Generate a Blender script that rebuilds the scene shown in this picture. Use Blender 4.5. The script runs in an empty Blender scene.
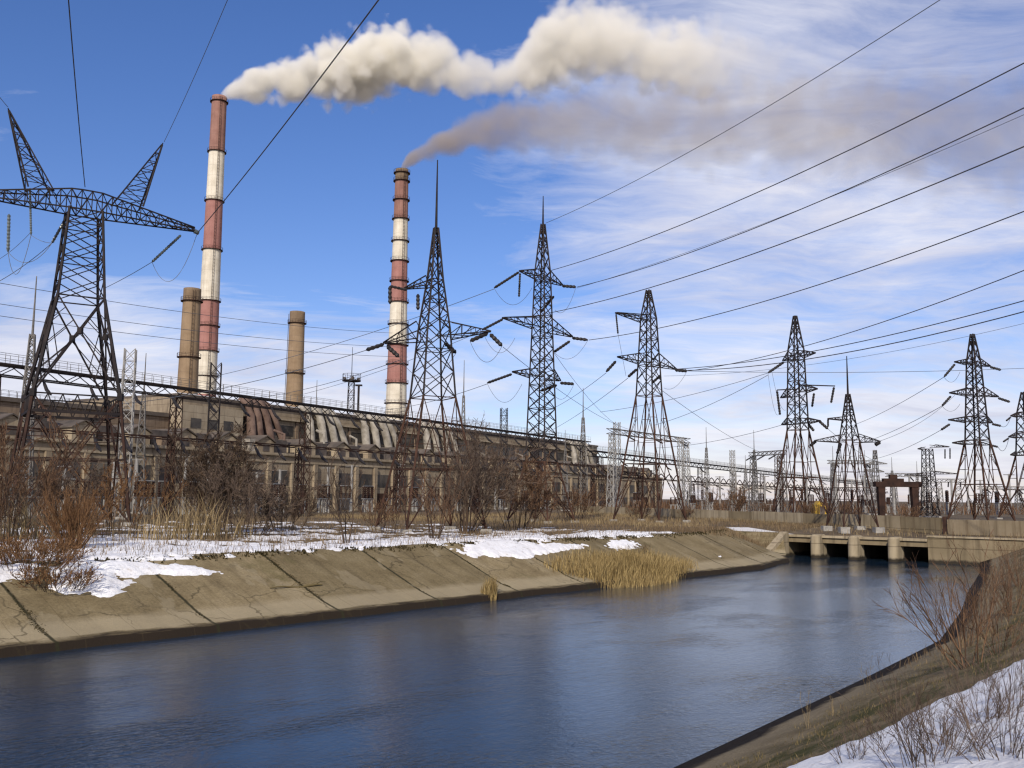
import bpy, math, random
import numpy as np
from mathutils import Vector, Matrix, noise as mnoise

R = math.radians
rng = random.Random(7)
nrng = np.random.default_rng(11)
scene = bpy.context.scene
COL = scene.collection

# ------------------------------------------------------------------ camera
F, CX, CY = 950.0, 512.0, 384.0
PITCH, ROLL = math.atan((497 - 384) / 950.0), R(-0.6)
CAM = Vector((0, 0, 6.0))
rotm = Matrix.Rotation(R(90) + PITCH, 3, 'X') @ Matrix.Rotation(-ROLL, 3, 'Z')
cd = bpy.data.cameras.new('camera')
cam = bpy.data.objects.new('camera', cd)
COL.objects.link(cam)
cam.matrix_world = Matrix.Translation(CAM) @ rotm.to_4x4()
cd.sensor_width = 36
cd.lens = 36 * F / 1024
cd.clip_start = 0.1
cd.clip_end = 20000
scene.camera = cam


def ray(px, py):
    return rotm @ Vector(((px - CX) / F, -(py - CY) / F, -1.0))


def at(px, py, d):
    r = ray(px, py)
    return CAM + r * (d / r.y)


def on_z(px, py, z):
    r = ray(px, py)
    return CAM + r * ((z - CAM.z) / r.z)


# ------------------------------------------------------------------ object helpers
def tag(o, label=None, cat=None, group=None, kind=None):
    if label: o['label'] = label
    if cat: o['category'] = cat
    if group: o['group'] = group
    if kind: o['kind'] = kind
    return o


def empty(name, loc=(0, 0, 0), rz=0.0):
    o = bpy.data.objects.new(name, None)
    o.location = loc
    o.rotation_euler = (0, 0, rz)
    o.empty_display_size = 0.5
    COL.objects.link(o)
    return o


def copy_tree(o, parent=None):
    c = o.copy()
    COL.objects.link(c)
    c.parent = parent
    for ch in list(o.children):
        copy_tree(ch, c)
    return c


class MB:
    def __init__(s):
        s.v, s.f = [], []

    def add(s, vs, fs):
        n = len(s.v)
        s.v += [tuple(p) for p in vs]
        s.f += [tuple(i + n for i in f) for f in fs]

    def box(s, x0, x1, y0, y1, z0, z1):
        s.add([(x0, y0, z0), (x1, y0, z0), (x1, y1, z0), (x0, y1, z0), (x0, y0, z1), (x1, y0, z1), (x1, y1, z1), (x0, y1, z1)],
              [(3, 2, 1, 0), (4, 5, 6, 7), (0, 1, 5, 4), (1, 2, 6, 5), (2, 3, 7, 6), (3, 0, 4, 7)])

    def bar(s, p, q, w, w2=None):
        s.tube([p, q], [w * 0.6, (w2 or w) * 0.6], 4, True)

    def tube(s, pts, rad, n=6, caps=True):
        pts = [Vector(p) for p in pts]
        if not hasattr(rad, '__len__'): rad = [rad] * len(pts)
        vs, fs = [], []
        m = len(pts)
        for i, p in enumerate(pts):
            a, b = pts[max(i - 1, 0)], pts[min(i + 1, m - 1)]
            t = (b - a)
            if t.length < 1e-9: t = Vector((0, 0, 1))
            t.normalize()
            ref = Vector((0, 0, 1)) if abs(t.z) < 0.9 else Vector((1, 0, 0))
            e1 = t.cross(ref).normalized()
            e2 = t.cross(e1)
            for k in range(n):
                an = 2 * math.pi * (k + 0.5) / n
                vs.append(p + (e1 * math.cos(an) + e2 * math.sin(an)) * rad[i])
        for i in range(m - 1):
            for k in range(n):
                k2 = (k + 1) % n
                fs.append((i * n + k, i * n + k2, (i + 1) * n + k2, (i + 1) * n + k))
        if caps:
            fs.append(tuple(range(n)))
            fs.append(tuple((m - 1) * n + k for k in reversed(range(n))))
        s.add(vs, fs)

    def lathe(s, prof, n=32, cx=0, cy=0, cap=True):
        vs, fs = [], []
        for r, z in prof:
            for k in range(n):
                a = 2 * math.pi * k / n
                vs.append((cx + r * math.cos(a), cy + r * math.sin(a), z))
        for i in range(len(prof) - 1):
            for k in range(n):
                k2 = (k + 1) % n
                fs.append((i * n + k, i * n + k2, (i + 1) * n + k2, (i + 1) * n + k))
        if cap:
            fs.append(tuple((len(prof) - 1) * n + k for k in range(n)))
        s.add(vs, fs)

    def prism(s, poly, y0, y1):
        """polygon in (x, z) pushed along y"""
        n = len(poly)
        s.add([(x, y0, z) for x, z in poly] + [(x, y1, z) for x, z in poly],
              [tuple(range(n)), tuple(reversed(range(n, 2 * n)))] +
              [(i, (i + 1) % n, n + (i + 1) % n, n + i) for i in range(n)])

    def build(s, name, mat, parent=None, off=None, smooth=False):
        me = bpy.data.meshes.new(name)
        v = s.v
        if off is not None:
            v = [(a - off[0], b - off[1], c - off[2]) for a, b, c in v]
        me.from_pydata(v, [], s.f)
        if mat: me.materials.append(mat)
        if smooth: me.polygons.foreach_set('use_smooth', [True] * len(me.polygons))
        me.update()
        o = bpy.data.objects.new(name, me)
        COL.objects.link(o)
        if parent: o.parent = parent
        return o


def np_mesh(name, verts, faces, mat, parent=None, smooth=False):
    """verts (n,3) array, faces (m,k) array"""
    me = bpy.data.meshes.new(name)
    nv, (nf, k) = len(verts), faces.shape
    me.vertices.add(nv)
    me.vertices.foreach_set('co', np.ascontiguousarray(verts, dtype=np.float32).ravel())
    me.loops.add(nf * k)
    me.loops.foreach_set('vertex_index', np.ascontiguousarray(faces, dtype=np.int32).ravel())
    me.polygons.add(nf)
    me.polygons.foreach_set('loop_start', np.arange(0, nf * k, k, dtype=np.int32))
    me.polygons.foreach_set('loop_total', np.full(nf, k, dtype=np.int32))
    if smooth: me.polygons.foreach_set('use_smooth', np.ones(nf, dtype=bool))
    me.update(calc_edges=True)
    me.validate()
    if mat: me.materials.append(mat)
    o = bpy.data.objects.new(name, me)
    COL.objects.link(o)
    if parent: o.parent = parent
    return o


def segs_mesh(name, segs, mat, parent=None, n=3):
    """many tapered twigs: list of (p, q, r0, r1)"""
    P = np.array([s[0] for s in segs], float)
    Q = np.array([s[1] for s in segs], float)
    r0 = np.array([s[2] for s in segs])[:, None]
    r1 = np.array([s[3] for s in segs])[:, None]
    T = Q - P
    T /= np.maximum(np.linalg.norm(T, axis=1, keepdims=True), 1e-9)
    ref = np.where(np.abs(T[:, 2:3]) < 0.9, np.array([[0, 0, 1.0]]), np.array([[1.0, 0, 0]]))
    e1 = np.cross(T, ref)
    e1 /= np.linalg.norm(e1, axis=1, keepdims=True)
    e2 = np.cross(T, e1)
    rings = []
    for c, r in ((P, r0), (Q, r1)):
        for k in range(n):
            a = 2 * math.pi * k / n
            rings.append(c + (e1 * math.cos(a) + e2 * math.sin(a)) * r)
    V = np.stack(rings, 1).reshape(-1, 3)
    base = (np.arange(len(segs)) * 2 * n)[:, None]
    fs = []
    for k in range(n):
        k2 = (k + 1) % n
        fs.append(np.concatenate([base + k, base + k2, base + n + k2, base + n + k], 1))
    return np_mesh(name, V, np.stack(fs, 1).reshape(-1, 4), mat, parent)


def chain_mesh(name, chains, mat, parent=None, n=3):
    """bent tapered twigs: list of (points, radii, level)"""
    V, Fc, base = [], [], 0
    ang = [2 * math.pi * k / n for k in range(n)]
    for pts, rad, _ in chains:
        P = np.array(pts)
        T = np.gradient(P, axis=0)
        T /= np.maximum(np.linalg.norm(T, axis=1, keepdims=True), 1e-9)
        ref = np.array([0.31, 0.95, 0.1]) if abs(T[0][1]) < 0.8 else np.array([1.0, 0, 0.1])
        e1 = np.cross(T, ref)
        e1 /= np.maximum(np.linalg.norm(e1, axis=1, keepdims=True), 1e-9)
        e2 = np.cross(T, e1)
        rr = np.array(rad)[:, None]
        V.append(np.stack([P + (e1 * math.cos(a) + e2 * math.sin(a)) * rr for a in ang], 1).reshape(-1, 3))
        for i in range(len(pts) - 1):
            for k in range(n):
                k2 = (k + 1) % n
                Fc.append((base + i * n + k, base + i * n + k2, base + (i + 1) * n + k2, base + (i + 1) * n + k))
        base += len(pts) * n
    return np_mesh(name, np.concatenate(V), np.array(Fc), mat, parent)


# ------------------------------------------------------------------ materials
class NT:
    def __init__(s, name, world=False):
        s.m = bpy.data.materials.new(name)
        s.m.use_nodes = True
        s.t = s.m.node_tree
        s.t.nodes.clear()
        s.out = s.n('ShaderNodeOutputMaterial')

    def n(s, typ, **kw):
        nd = s.t.nodes.new(typ)
        for k, v in kw.items():
            if hasattr(nd, k) and not k.startswith('i_'): setattr(nd, k, v)
        return nd

    def link(s, a, b):
        s.t.links.new(a, b)

    def setin(s, nd, name, v):
        if hasattr(v, 'is_output'): s.link(v, nd.inputs[name])
        else: nd.inputs[name].default_value = v

    def coord(s, kind='Object'):
        return s.n('ShaderNodeTexCoord').outputs[kind]

    def mapping(s, vec, scale=(1, 1, 1), rot=(0, 0, 0), loc=(0, 0, 0)):
        nd = s.n('ShaderNodeMapping')
        s.link(vec, nd.inputs['Vector'])
        nd.inputs['Scale'].default_value = scale
        nd.inputs['Rotation'].default_value = rot
        nd.inputs['Location'].default_value = loc
        return nd.outputs[0]

    def noise(s, vec, scale, detail=4, rough=0.55, dist=0.0):
        nd = s.n('ShaderNodeTexNoise')
        if vec is not None: s.link(vec, nd.inputs['Vector'])
        nd.inputs['Scale'].default_value = scale
        nd.inputs['Detail'].default_value = detail
        nd.inputs['Roughness'].default_value = rough
        nd.inputs['Distortion'].default_value = dist
        return nd.outputs['Fac']

    def ramp(s, fac, stops, interp='LINEAR'):
        nd = s.n('ShaderNodeValToRGB')
        nd.color_ramp.interpolation = interp
        el = nd.color_ramp.elements
        while len(el) > 1: el.remove(el[0])
        el[0].position = stops[0][0]
        el[0].color = c4(stops[0][1])
        for p, c in stops[1:]:
            e = el.new(p)
            e.color = c4(c)
        s.link(fac, nd.inputs['Fac'])
        return nd.outputs['Color']

    def mix(s, fac, a, b, mode='MIX'):
        nd = s.n('ShaderNodeMix', data_type='RGBA', blend_type=mode)
        s.setin(nd, 0, fac)
        for i, v in ((6, a), (7, b)):
            if hasattr(v, 'is_output'): s.link(v, nd.inputs[i])
            else: nd.inputs[i].default_value = c4(v)
        return nd.outputs[2]

    def math(s, op, a, b=0.0, c=0.0, clamp=False):
        nd = s.n('ShaderNodeMath', operation=op)
        nd.use_clamp = clamp
        for i, v in enumerate((a, b, c)):
            if hasattr(v, 'is_output'): s.link(v, nd.inputs[i])
            else: nd.inputs[i].default_value = v
        return nd.outputs[0]

    def maprange(s, v, a, b, c=0.0, d=1.0, smooth=False):
        nd = s.n('ShaderNodeMapRange')
        if smooth: nd.interpolation_type = 'SMOOTHSTEP'
        for i, x in enumerate((v, a, b, c, d)):
            if hasattr(x, 'is_output'): s.link(x, nd.inputs[i])
            else: nd.inputs[i].default_value = x
        return nd.outputs[0]

    def principled(s, color, rough=0.8, bump=None, bump_str=0.3, bump_dist=0.02, metal=0.0, spec=0.3, **kw):
        nd = s.n('ShaderNodeBsdfPrincipled')
        if hasattr(color, 'is_output'): s.link(color, nd.inputs['Base Color'])
        else: nd.inputs['Base Color'].default_value = c4(color)
        s.setin(nd, 'Roughness', rough)
        nd.inputs['Metallic'].default_value = metal
        nd.inputs['Specular IOR Level'].default_value = spec
        if bump is not None:
            b = s.n('ShaderNodeBump')
            s.link(bump, b.inputs['Height'])
            b.inputs['Strength'].default_value = bump_str
            b.inputs['Distance'].default_value = bump_dist
            s.link(b.outputs[0], nd.inputs['Normal'])
        s.link(nd.outputs[0], s.out.inputs['Surface'])
        s.bsdf = nd
        return s.m


def c4(c):
    return (c[0], c[1], c[2], 1.0) if len(c) == 3 else tuple(c)


def simple(name, c1, c2, scale=1.0, rough=0.8, detail=5, lo=0.35, hi=0.65, bump=0.0, coord='Object', spec=0.3, metal=0.0):
    t = NT(name)
    v = t.coord(coord)
    f = t.noise(v, scale, detail, 0.6)
    col = t.ramp(f, [(lo, c1), (hi, c2)])
    return t.principled(col, rough, f if bump else None, bump, 0.05, metal, spec)


M = {}
M['steel'] = simple('dark_painted_steel', (0.011, 0.010, 0.012), (0.028, 0.021, 0.020), 0.6, 0.7, spec=0.15)
M['rust'] = simple('rusted_steel', (0.026, 0.015, 0.012), (0.065, 0.033, 0.022), 0.9, 0.85, spec=0.15)
M['darkrust'] = simple('dark_rusted_steel', (0.020, 0.012, 0.010), (0.05, 0.026, 0.019), 0.7, 0.8, spec=0.15)
M['galv'] = simple('weathered_galvanised_steel', (0.16, 0.155, 0.15), (0.32, 0.31, 0.29), 1.2, 0.6)
M['greysteel'] = simple('grey_yard_steel', (0.08, 0.076, 0.072), (0.17, 0.16, 0.15), 1.0, 0.7)
M['insul'] = simple('dark_glass_insulator', (0.012, 0.012, 0.013), (0.03, 0.025, 0.025), 2.0, 0.5, spec=0.2)
M['glassins'] = simple('greenish_glass_insulator', (0.05, 0.065, 0.07), (0.10, 0.12, 0.12), 2.0, 0.3, spec=0.5)
M['wire'] = simple('aged_conductor', (0.03, 0.03, 0.035), (0.06, 0.055, 0.055), 0.5, 0.6)
M['greywire'] = simple('grey_conductor', (0.07, 0.08, 0.10), (0.11, 0.12, 0.14), 0.5, 0.6)
M['footing'] = simple('footing_concrete', (0.2, 0.19, 0.17), (0.33, 0.31, 0.28), 3, 0.9)
M['darkglass'] = simple('dark_window_glass', (0.03, 0.028, 0.026), (0.10, 0.085, 0.07), 0.35, 0.45)
M['dimglass'] = simple('dusty_window_glass', (0.06, 0.055, 0.05), (0.2, 0.17, 0.13), 0.5, 0.4)
M['darkmetal'] = simple('dark_sheet_metal', (0.05, 0.043, 0.04), (0.11, 0.09, 0.078), 0.7, 0.7)
M['roof'] = simple('tar_roof', (0.06, 0.05, 0.042), (0.13, 0.105, 0.085), 0.3, 0.9)
M['duct'] = simple('weathered_duct_cladding', (0.17, 0.15, 0.12), (0.36, 0.33, 0.28), 0.6, 0.65)
M['rustduct'] = simple('rusty_duct_cladding', (0.075, 0.045, 0.034), (0.17, 0.115, 0.09), 0.5, 0.8)
M['yellow'] = simple('yellow_paint', (0.34, 0.21, 0.02), (0.42, 0.27, 0.03), 1.0, 0.6)
M['snowroof'] = simple('snow_on_roof', (0.7, 0.7, 0.72), (0.82, 0.82, 0.83), 0.4, 0.9)


def wall_mat(name, c1, c2, dirt):
    t = NT(name)
    v = t.coord()
    f = t.noise(v, 0.35, 6, 0.65)
    col = t.ramp(f, [(0.3, c1), (0.7, c2)])
    st = t.noise(t.mapping(v, (1.1, 1.1, 0.12)), 1.0, 4, 0.6)
    col = t.mix(t.maprange(st, 0.5, 0.75, 0, 0.75), col, dirt)
    # panel joints
    br = t.n('ShaderNodeTexBrick')
    t.link(t.mapping(v, (1, 1, 1), (R(90), 0, 0)), br.inputs['Vector'])
    br.inputs['Scale'].default_value = 1.0
    br.inputs['Brick Width'].default_value = 6.0
    br.inputs['Row Height'].default_value = 1.5
    br.inputs['Mortar Size'].default_value = 0.05
    br.offset = 0
    for k in ('Color1', 'Color2'): br.inputs[k].default_value = (1, 1, 1, 1)
    br.inputs['Color2'].default_value = (0.86, 0.84, 0.82, 1)
    br.inputs['Mortar'].default_value = (0.45, 0.42, 0.4, 1)
    col = t.mix(0.8, col, br.outputs[0], 'MULTIPLY')
    return t.principled(col, 0.9)


M['plant_wall'] = wall_mat('plant_panel_wall', (0.22, 0.175, 0.12), (0.34, 0.28, 0.20), (0.12, 0.09, 0.065))
M['plant_pale'] = wall_mat('plant_pale_wall', (0.28, 0.225, 0.155), (0.40, 0.34, 0.245), (0.16, 0.125, 0.09))
M['plant_brown'] = wall_mat('plant_brown_wall', (0.16, 0.115, 0.08), (0.25, 0.19, 0.135), (0.08, 0.055, 0.04))


def chimney_mat(name, c1, c2, soot=0.5):
    t = NT(name)
    v = t.coord()
    f = t.noise(v, 0.25, 5, 0.6)
    col = t.ramp(f, [(0.35, c1), (0.65, c2)])
    st = t.noise(t.mapping(v, (0.9, 0.9, 0.03)), 1.0, 5, 0.65)
    col = t.mix(t.maprange(st, 0.48, 0.72, 0, soot), col, (c1[0] * 0.55, c1[1] * 0.5, c1[2] * 0.48))
    sep = t.n('ShaderNodeSeparateXYZ')
    t.link(v, sep.inputs[0])
    lift = t.math('FRACT', t.math('MULTIPLY', sep.outputs[2], 0.2))
    col = t.mix(t.maprange(lift, 0.0, 0.08, 0.22, 0.0), col, (0.1, 0.08, 0.07))
    return t.principled(col, 0.9)


M['ch_red'] = chimney_mat('faded_red_paint', (0.28, 0.13, 0.11), (0.34, 0.17, 0.145), 0.35)
M['ch_white'] = chimney_mat('dirty_white_paint', (0.54, 0.49, 0.39), (0.68, 0.63, 0.52), 0.45)
M['ch_top'] = chimney_mat('sooty_red_paint', (0.23, 0.12, 0.095), (0.30, 0.165, 0.13), 0.5)
M['ch_tan'] = chimney_mat('tan_brick', (0.215, 0.15, 0.09), (0.28, 0.20, 0.125), 0.35)
M['ch_tan_top'] = chimney_mat('tan_brick_sooty', (0.15, 0.105, 0.065), (0.21, 0.15, 0.095), 0.5)


def twig_mat(name, c1, c2):
    t = NT(name)
    g = t.n('ShaderNodeNewGeometry')
    col = t.ramp(g.outputs['Random Per Island'], [(0.0, c1), (1.0, c2)])
    return t.principled(col, 0.85, spec=0.15)


M['twig_brown'] = twig_mat('brown_bark', (0.035, 0.024, 0.017), (0.13, 0.088, 0.058))
M['twig_red'] = twig_mat('reddish_bark', (0.06, 0.034, 0.021), (0.20, 0.118, 0.068))
M['twig_grey'] = twig_mat('grey_brown_bark', (0.05, 0.036, 0.028), (0.17, 0.122, 0.088))
M['twig_orange'] = twig_mat('orange_bark', (0.085, 0.042, 0.02), (0.27, 0.15, 0.07))
M['straw'] = twig_mat('dry_straw', (0.13, 0.09, 0.045), (0.34, 0.26, 0.14))
M['reed'] = twig_mat('golden_reed', (0.13, 0.085, 0.032), (0.40, 0.30, 0.135))
M['drygrass'] = twig_mat('brown_dry_grass', (0.06, 0.04, 0.022), (0.23, 0.165, 0.095))
M['grassmix'] = twig_mat('olive_dry_grass', (0.045, 0.04, 0.015), (0.20, 0.15, 0.07))

# ------------------------------------------------------------------ channel frame (u along the channel, v to its left)
UA = math.atan2(0.768, 0.64)
cu, su = math.cos(UA), math.sin(UA)


def W(u, v, z=0.0):
    return Vector((u * cu - v * su, u * su + v * cu, z))


def UV(x, y):
    return x * cu + y * su, -x * su + y * cu


def interp(x, xs, ys):
    return float(np.interp(x, xs, ys))


def vL(u):
    return interp(u, [-300, 79, 90, 98.4, 200], [36.9, 36.9, 39.4, 43.6, 43.6]) + 0.10 * math.sin(u * 0.9) * math.sin(u * 0.23)


def vR(u):
    return interp(u, [-300, 0, 18, 31, 42, 54, 65, 86, 99, 200], [9.0, 10.5, 10.8, 11.4, 12.1, 14.4, 16.9, 21.2, 24.4, 24.4])


def fb(x, y, s, seed=0.0, oct=4):
    return mnoise.fractal(Vector((x * s + seed, y * s - seed, seed)), 1.0, 2.0, oct, noise_basis='PERLIN_ORIGINAL')


ZP = 2.87


def plain(u, v):
    a = max(0.0, 1 - abs(u - 100) / 10.0)
    b = max(0.0, min(1.0, (v - 12) / 6)) * max(0.0, min(1.0, (47 - v) / 3))
    return ZP - 0.58 * a * b + 0.10 * fb(u, v, 0.08, 3.1) + 0.03 * fb(u, v, 0.5, 9)


LP_S = [-2.5, 0.0, 0.12, 0.55, 1.75, 6.9, 7.05, 7.6]
LP_Z = [-1.0, 0.0, 0.31, 0.39, 0.72, 2.80, 2.83, 2.87]


def left_z(u, v):
    s = v - vL(u)
    if s >= 7.6:
        return plain(u, v)
    z = interp(s, LP_S, LP_Z)
    if s > 1.6: z += 0.05 * fb(u, v, 0.35, 4.4)
    if s > 0.05: z = max(z, (u - 93.5) / 5.2 * 2.45)
    return min(z, ZP)


def right_z(u, v):
    s = vR(u) - v
    top = interp(u, [0, 12, 30, 54, 99], [4.36, 4.3, 3.4, 2.0, 2.0]) + 0.05 * fb(u, v, 0.15, 5)
    top -= 0.01 * max(0.0, -v)  # falls away behind the bank
    top = max(top, 1.7)
    top += max(0.0, min(1.0, (u - 94) / 4)) * 0.5
    z = interp(s, [-3, 0, 0.10, 0.5, 30], [-1.0, 0.0, 0.34, 0.46, 0.46 + 29.5 * 0.41])
    if s > 0.4: z += 0.05 * fb(u, v, 0.6, 7.7) + 0.02 * fb(u, v, 2.2, 1.2)
    k = 0.35
    h = max(0.0, min(1.0, 0.5 + 0.5 * (top - z) / k))
    return top * (1 - h) + z * h - k * h * (1 - h)


def terrain(x, y):
    u, v = UV(x, y)
    if u < 99:
        if v > (vL(u) + vR(u)) / 2: return left_z(u, v)
        return right_z(u, v)
    return plain(u, v)


def ground_at(px, py, dmin=3.0, dmax=900.0):
    r = ray(px, py)
    t = dmin
    while t < dmax:
        p = CAM + r * t
        if p.z <= terrain(p.x, p.y):
            lo, hi = t - max(0.05, t * 0.01), t
            for _ in range(18):
                mid = (lo + hi) / 2
                q = CAM + r * mid
                if q.z <= terrain(q.x, q.y): hi = mid
                else: lo = mid
            q = CAM + r * hi
            return Vector((q.x, q.y, terrain(q.x, q.y)))
        t += max(0.05, t * 0.01)
    return on_z(px, py, ZP)


def stand(px, d):
    """point of the ground at pixel column px and distance d"""
    r = ray(px, 497)
    p = CAM + r * (d / r.y)
    return Vector((p.x, p.y, terrain(p.x, p.y)))


def grid_sheet(name, us, vs, zf, mat, kind='structure', keep=None, smooth=True, skip=None):
    """sheet in channel coordinates; vs may be a function of u"""
    nu = len(us)
    V = []
    for u in us:
        row = vs(u) if callable(vs) else vs
        nv = len(row)
        for v in row:
            V.append((u, v, zf(u, v)))
    V = np.array(V)
    i = np.arange(nu - 1)[:, None]
    j = np.arange(nv - 1)[None, :]
    a = (i * nv + j).ravel()
    Fc = np.stack([a, a + nv, a + nv + 1, a + 1], 1)
    if keep is not None:
        k = keep(V)
        Fc = Fc[k[Fc].any(1)]
        used = np.unique(Fc)
        re = np.full(len(V), -1)
        re[used] = np.arange(len(used))
        V, Fc = V[used], re[Fc]
    o = np_mesh(name, V, Fc, mat, None, smooth)
    o.rotation_euler = (0, 0, UA)
    if kind: o['kind'] = kind
    return o


def lin(a, b, n):
    return [a + (b - a) * i / (n - 1) for i in range(n)]


# ---- terrain materials
def bank_mat():
    t = NT('concrete_bank_slabs')
    v = t.coord()
    sep = t.n('ShaderNodeSeparateXYZ')
    t.link(v, sep.inputs[0])
    f = t.noise(v, 0.5, 8, 0.65)
    col = t.ramp(f, [(0.25, (0.135, 0.100, 0.052)), (0.5, (0.235, 0.184, 0.102)), (0.75, (0.315, 0.255, 0.155))])
    # every slab its own tone
    cell = t.math('FLOOR', t.math('DIVIDE', t.math('SUBTRACT', sep.outputs[0], 17.5), 7.0))
    wn = t.n('ShaderNodeTexWhiteNoise', noise_dimensions='1D')
    t.link(cell, wn.inputs['W'])
    col = t.mix(t.maprange(wn.outputs['Value'], 0, 1, 0, 0.5), col, (0.10, 0.078, 0.038))
    # stains running down the slope
    st = t.noise(t.mapping(v, (1.5, 0.15, 0.15)), 1.0, 5, 0.7)
    col = t.mix(t.maprange(st, 0.5, 0.78, 0, 0.6), col, (0.05, 0.036, 0.02))
    moss = t.noise(v, 0.22, 6, 0.7)
    col = t.mix(t.maprange(moss, 0.56, 0.70, 0, 0.6), col, (0.085, 0.075, 0.028))
    fine = t.noise(v, 9, 4, 0.7)
    col = t.mix(0.55, col, t.ramp(fine, [(0.3, (0.45, 0.45, 0.45)), (0.7, (1.35, 1.35, 1.35))]), 'MULTIPLY')
    # pale apron along the foot of the slope and the wet band at the water
    z = sep.outputs[2]
    n2 = t.noise(t.mapping(v, (0.5, 2.5, 2.5)), 1.2, 5, 0.65)
    zz = t.math('ADD', z, t.math('MULTIPLY', t.math('SUBTRACT', n2, 0.5), 0.25))
    apron = t.math('MULTIPLY', t.maprange(zz, 0.36, 0.42), t.maprange(zz, 0.92, 0.72))
    col = t.mix(t.math('MULTIPLY', apron, 0.6), col, (0.34, 0.285, 0.185))
    wet = t.maprange(zz, 0.41, 0.31)
    col = t.mix(wet, col, (0.022, 0.016, 0.011))
    # joints
    fr = t.math('FRACT', t.math('DIVIDE', t.math('ADD', t.math('SUBTRACT', sep.outputs[0], 17.5), t.math('MULTIPLY', t.math('SUBTRACT', n2, 0.5), 0.10)), 7.0))
    jd = t.math('MINIMUM', fr, t.math('SUBTRACT', 1.0, fr))
    col = t.mix(t.maprange(jd, 0.006, 0.016, 0.92, 0.0), col, (0.025, 0.024, 0.012))
    fr3 = t.math('FRACT', t.math('DIVIDE', sep.outputs[0], 2.33))
    jd3 = t.math('MINIMUM', fr3, t.math('SUBTRACT', 1.0, fr3))
    col = t.mix(t.maprange(jd3, 0.004, 0.011, 0.35, 0.0), col, (0.06, 0.045, 0.025))
    wv = t.n('ShaderNodeTexVoronoi', feature='DISTANCE_TO_EDGE')
    wn2 = t.n('ShaderNodeTexNoise'); t.link(v, wn2.inputs['Vector']); wn2.inputs['Scale'].default_value = 1.3; wn2.inputs['Detail'].default_value = 5
    wa = t.n('ShaderNodeVectorMath', operation='ADD'); t.link(v, wa.inputs[0]); t.link(wn2.outputs['Color'], wa.inputs[1])
    t.link(wa.outputs[0], wv.inputs['Vector'])
    wv.inputs['Scale'].default_value = 0.3
    crack = t.math('MULTIPLY', t.maprange(wv.outputs['Distance'], 0.006, 0.018, 1, 0), t.maprange(t.noise(v, 0.25, 3), 0.47, 0.58))
    col = t.mix(t.math('MULTIPLY', crack, 0.55), col, (0.035, 0.027, 0.015))
    patch = t.maprange(t.noise(t.mapping(v, (0.6, 0.3, 0.3), (0, 0, 0), (5, 2, 0)), 0.9, 4, 0.6), 0.60, 0.63)
    col = t.mix(t.math('MULTIPLY', patch, t.math('MULTIPLY', t.math('SUBTRACT', 1.0, wet), 0.4)), col, (0.27, 0.225, 0.145))
    bmp = t.math('ADD', fine, t.math('MULTIPLY', f, 2.0))
    return t.principled(col, 0.92, bmp, 0.6, 0.04, spec=0.12)


def soil_mat():
    t = NT('winter_field_soil')
    v = t.coord()
    f = t.noise(v, 0.13, 8, 0.7)
    col = t.ramp(f, [(0.28, (0.045, 0.03, 0.018)), (0.45, (0.09, 0.063, 0.036)), (0.6, (0.15, 0.108, 0.06)), (0.75, (0.22, 0.165, 0.09))])
    g = t.noise(t.mapping(v, (1, 1, 1), (0, 0, 0), (9, 4, 0)), 0.4, 6, 0.7)
    col = t.mix(t.maprange(g, 0.52, 0.66, 0, 0.6), col, (0.06, 0.048, 0.022))
    fine = t.noise(v, 5, 4, 0.7)
    col = t.mix(0.6, col, t.ramp(fine, [(0.3, (0.4, 0.4, 0.4)), (0.7, (1.4, 1.4, 1.4))]), 'MULTIPLY')
    return t.principled(col, 0.95, fine, 0.6, 0.08)


def right_mat():
    t = NT('mossy_right_bank')
    v = t.coord()
    sep = t.n('ShaderNodeSeparateXYZ')
    t.link(v, sep.inputs[0])
    f = t.noise(v, 0.8, 8, 0.68)
    col = t.ramp(f, [(0.25, (0.075, 0.053, 0.029)), (0.5, (0.185, 0.140, 0.080)), (0.75, (0.29, 0.235, 0.145))])
    m = t.noise(t.mapping(v, (0.35, 1.2, 1.0)), 0.9, 6, 0.72)
    z = sep.outputs[2]
    band = t.math('MULTIPLY', t.maprange(z, 1.0, 1.8), t.maprange(z, 3.6, 2.6))
    col = t.mix(t.math('MULTIPLY', t.maprange(m, 0.46, 0.6), t.math('ADD', 0.15, t.math('MULTIPLY', band, 0.8))), col, (0.055, 0.055, 0.015))
    n2 = t.noise(v, 1.7, 5, 0.7)
    conc = t.math('MULTIPLY', t.maprange(z, 0.35, 0.5), t.maprange(t.math('ADD', z, t.math('MULTIPLY', n2, 0.9)), 2.0, 1.3))
    col = t.mix(t.math('MULTIPLY', conc, 0.7), col, (0.24, 0.195, 0.125))
    fine = t.noise(v, 14, 5, 0.75)
    col = t.mix(0.65, col, t.ramp(fine, [(0.3, (0.4, 0.4, 0.4)), (0.7, (1.4, 1.4, 1.4))]), 'MULTIPLY')
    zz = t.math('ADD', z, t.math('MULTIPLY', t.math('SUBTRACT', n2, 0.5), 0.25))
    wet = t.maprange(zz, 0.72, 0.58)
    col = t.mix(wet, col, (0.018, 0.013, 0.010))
    return t.principled(col, 0.92, t.math('ADD', fine, f), 0.8, 0.06, spec=0.12)


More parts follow.
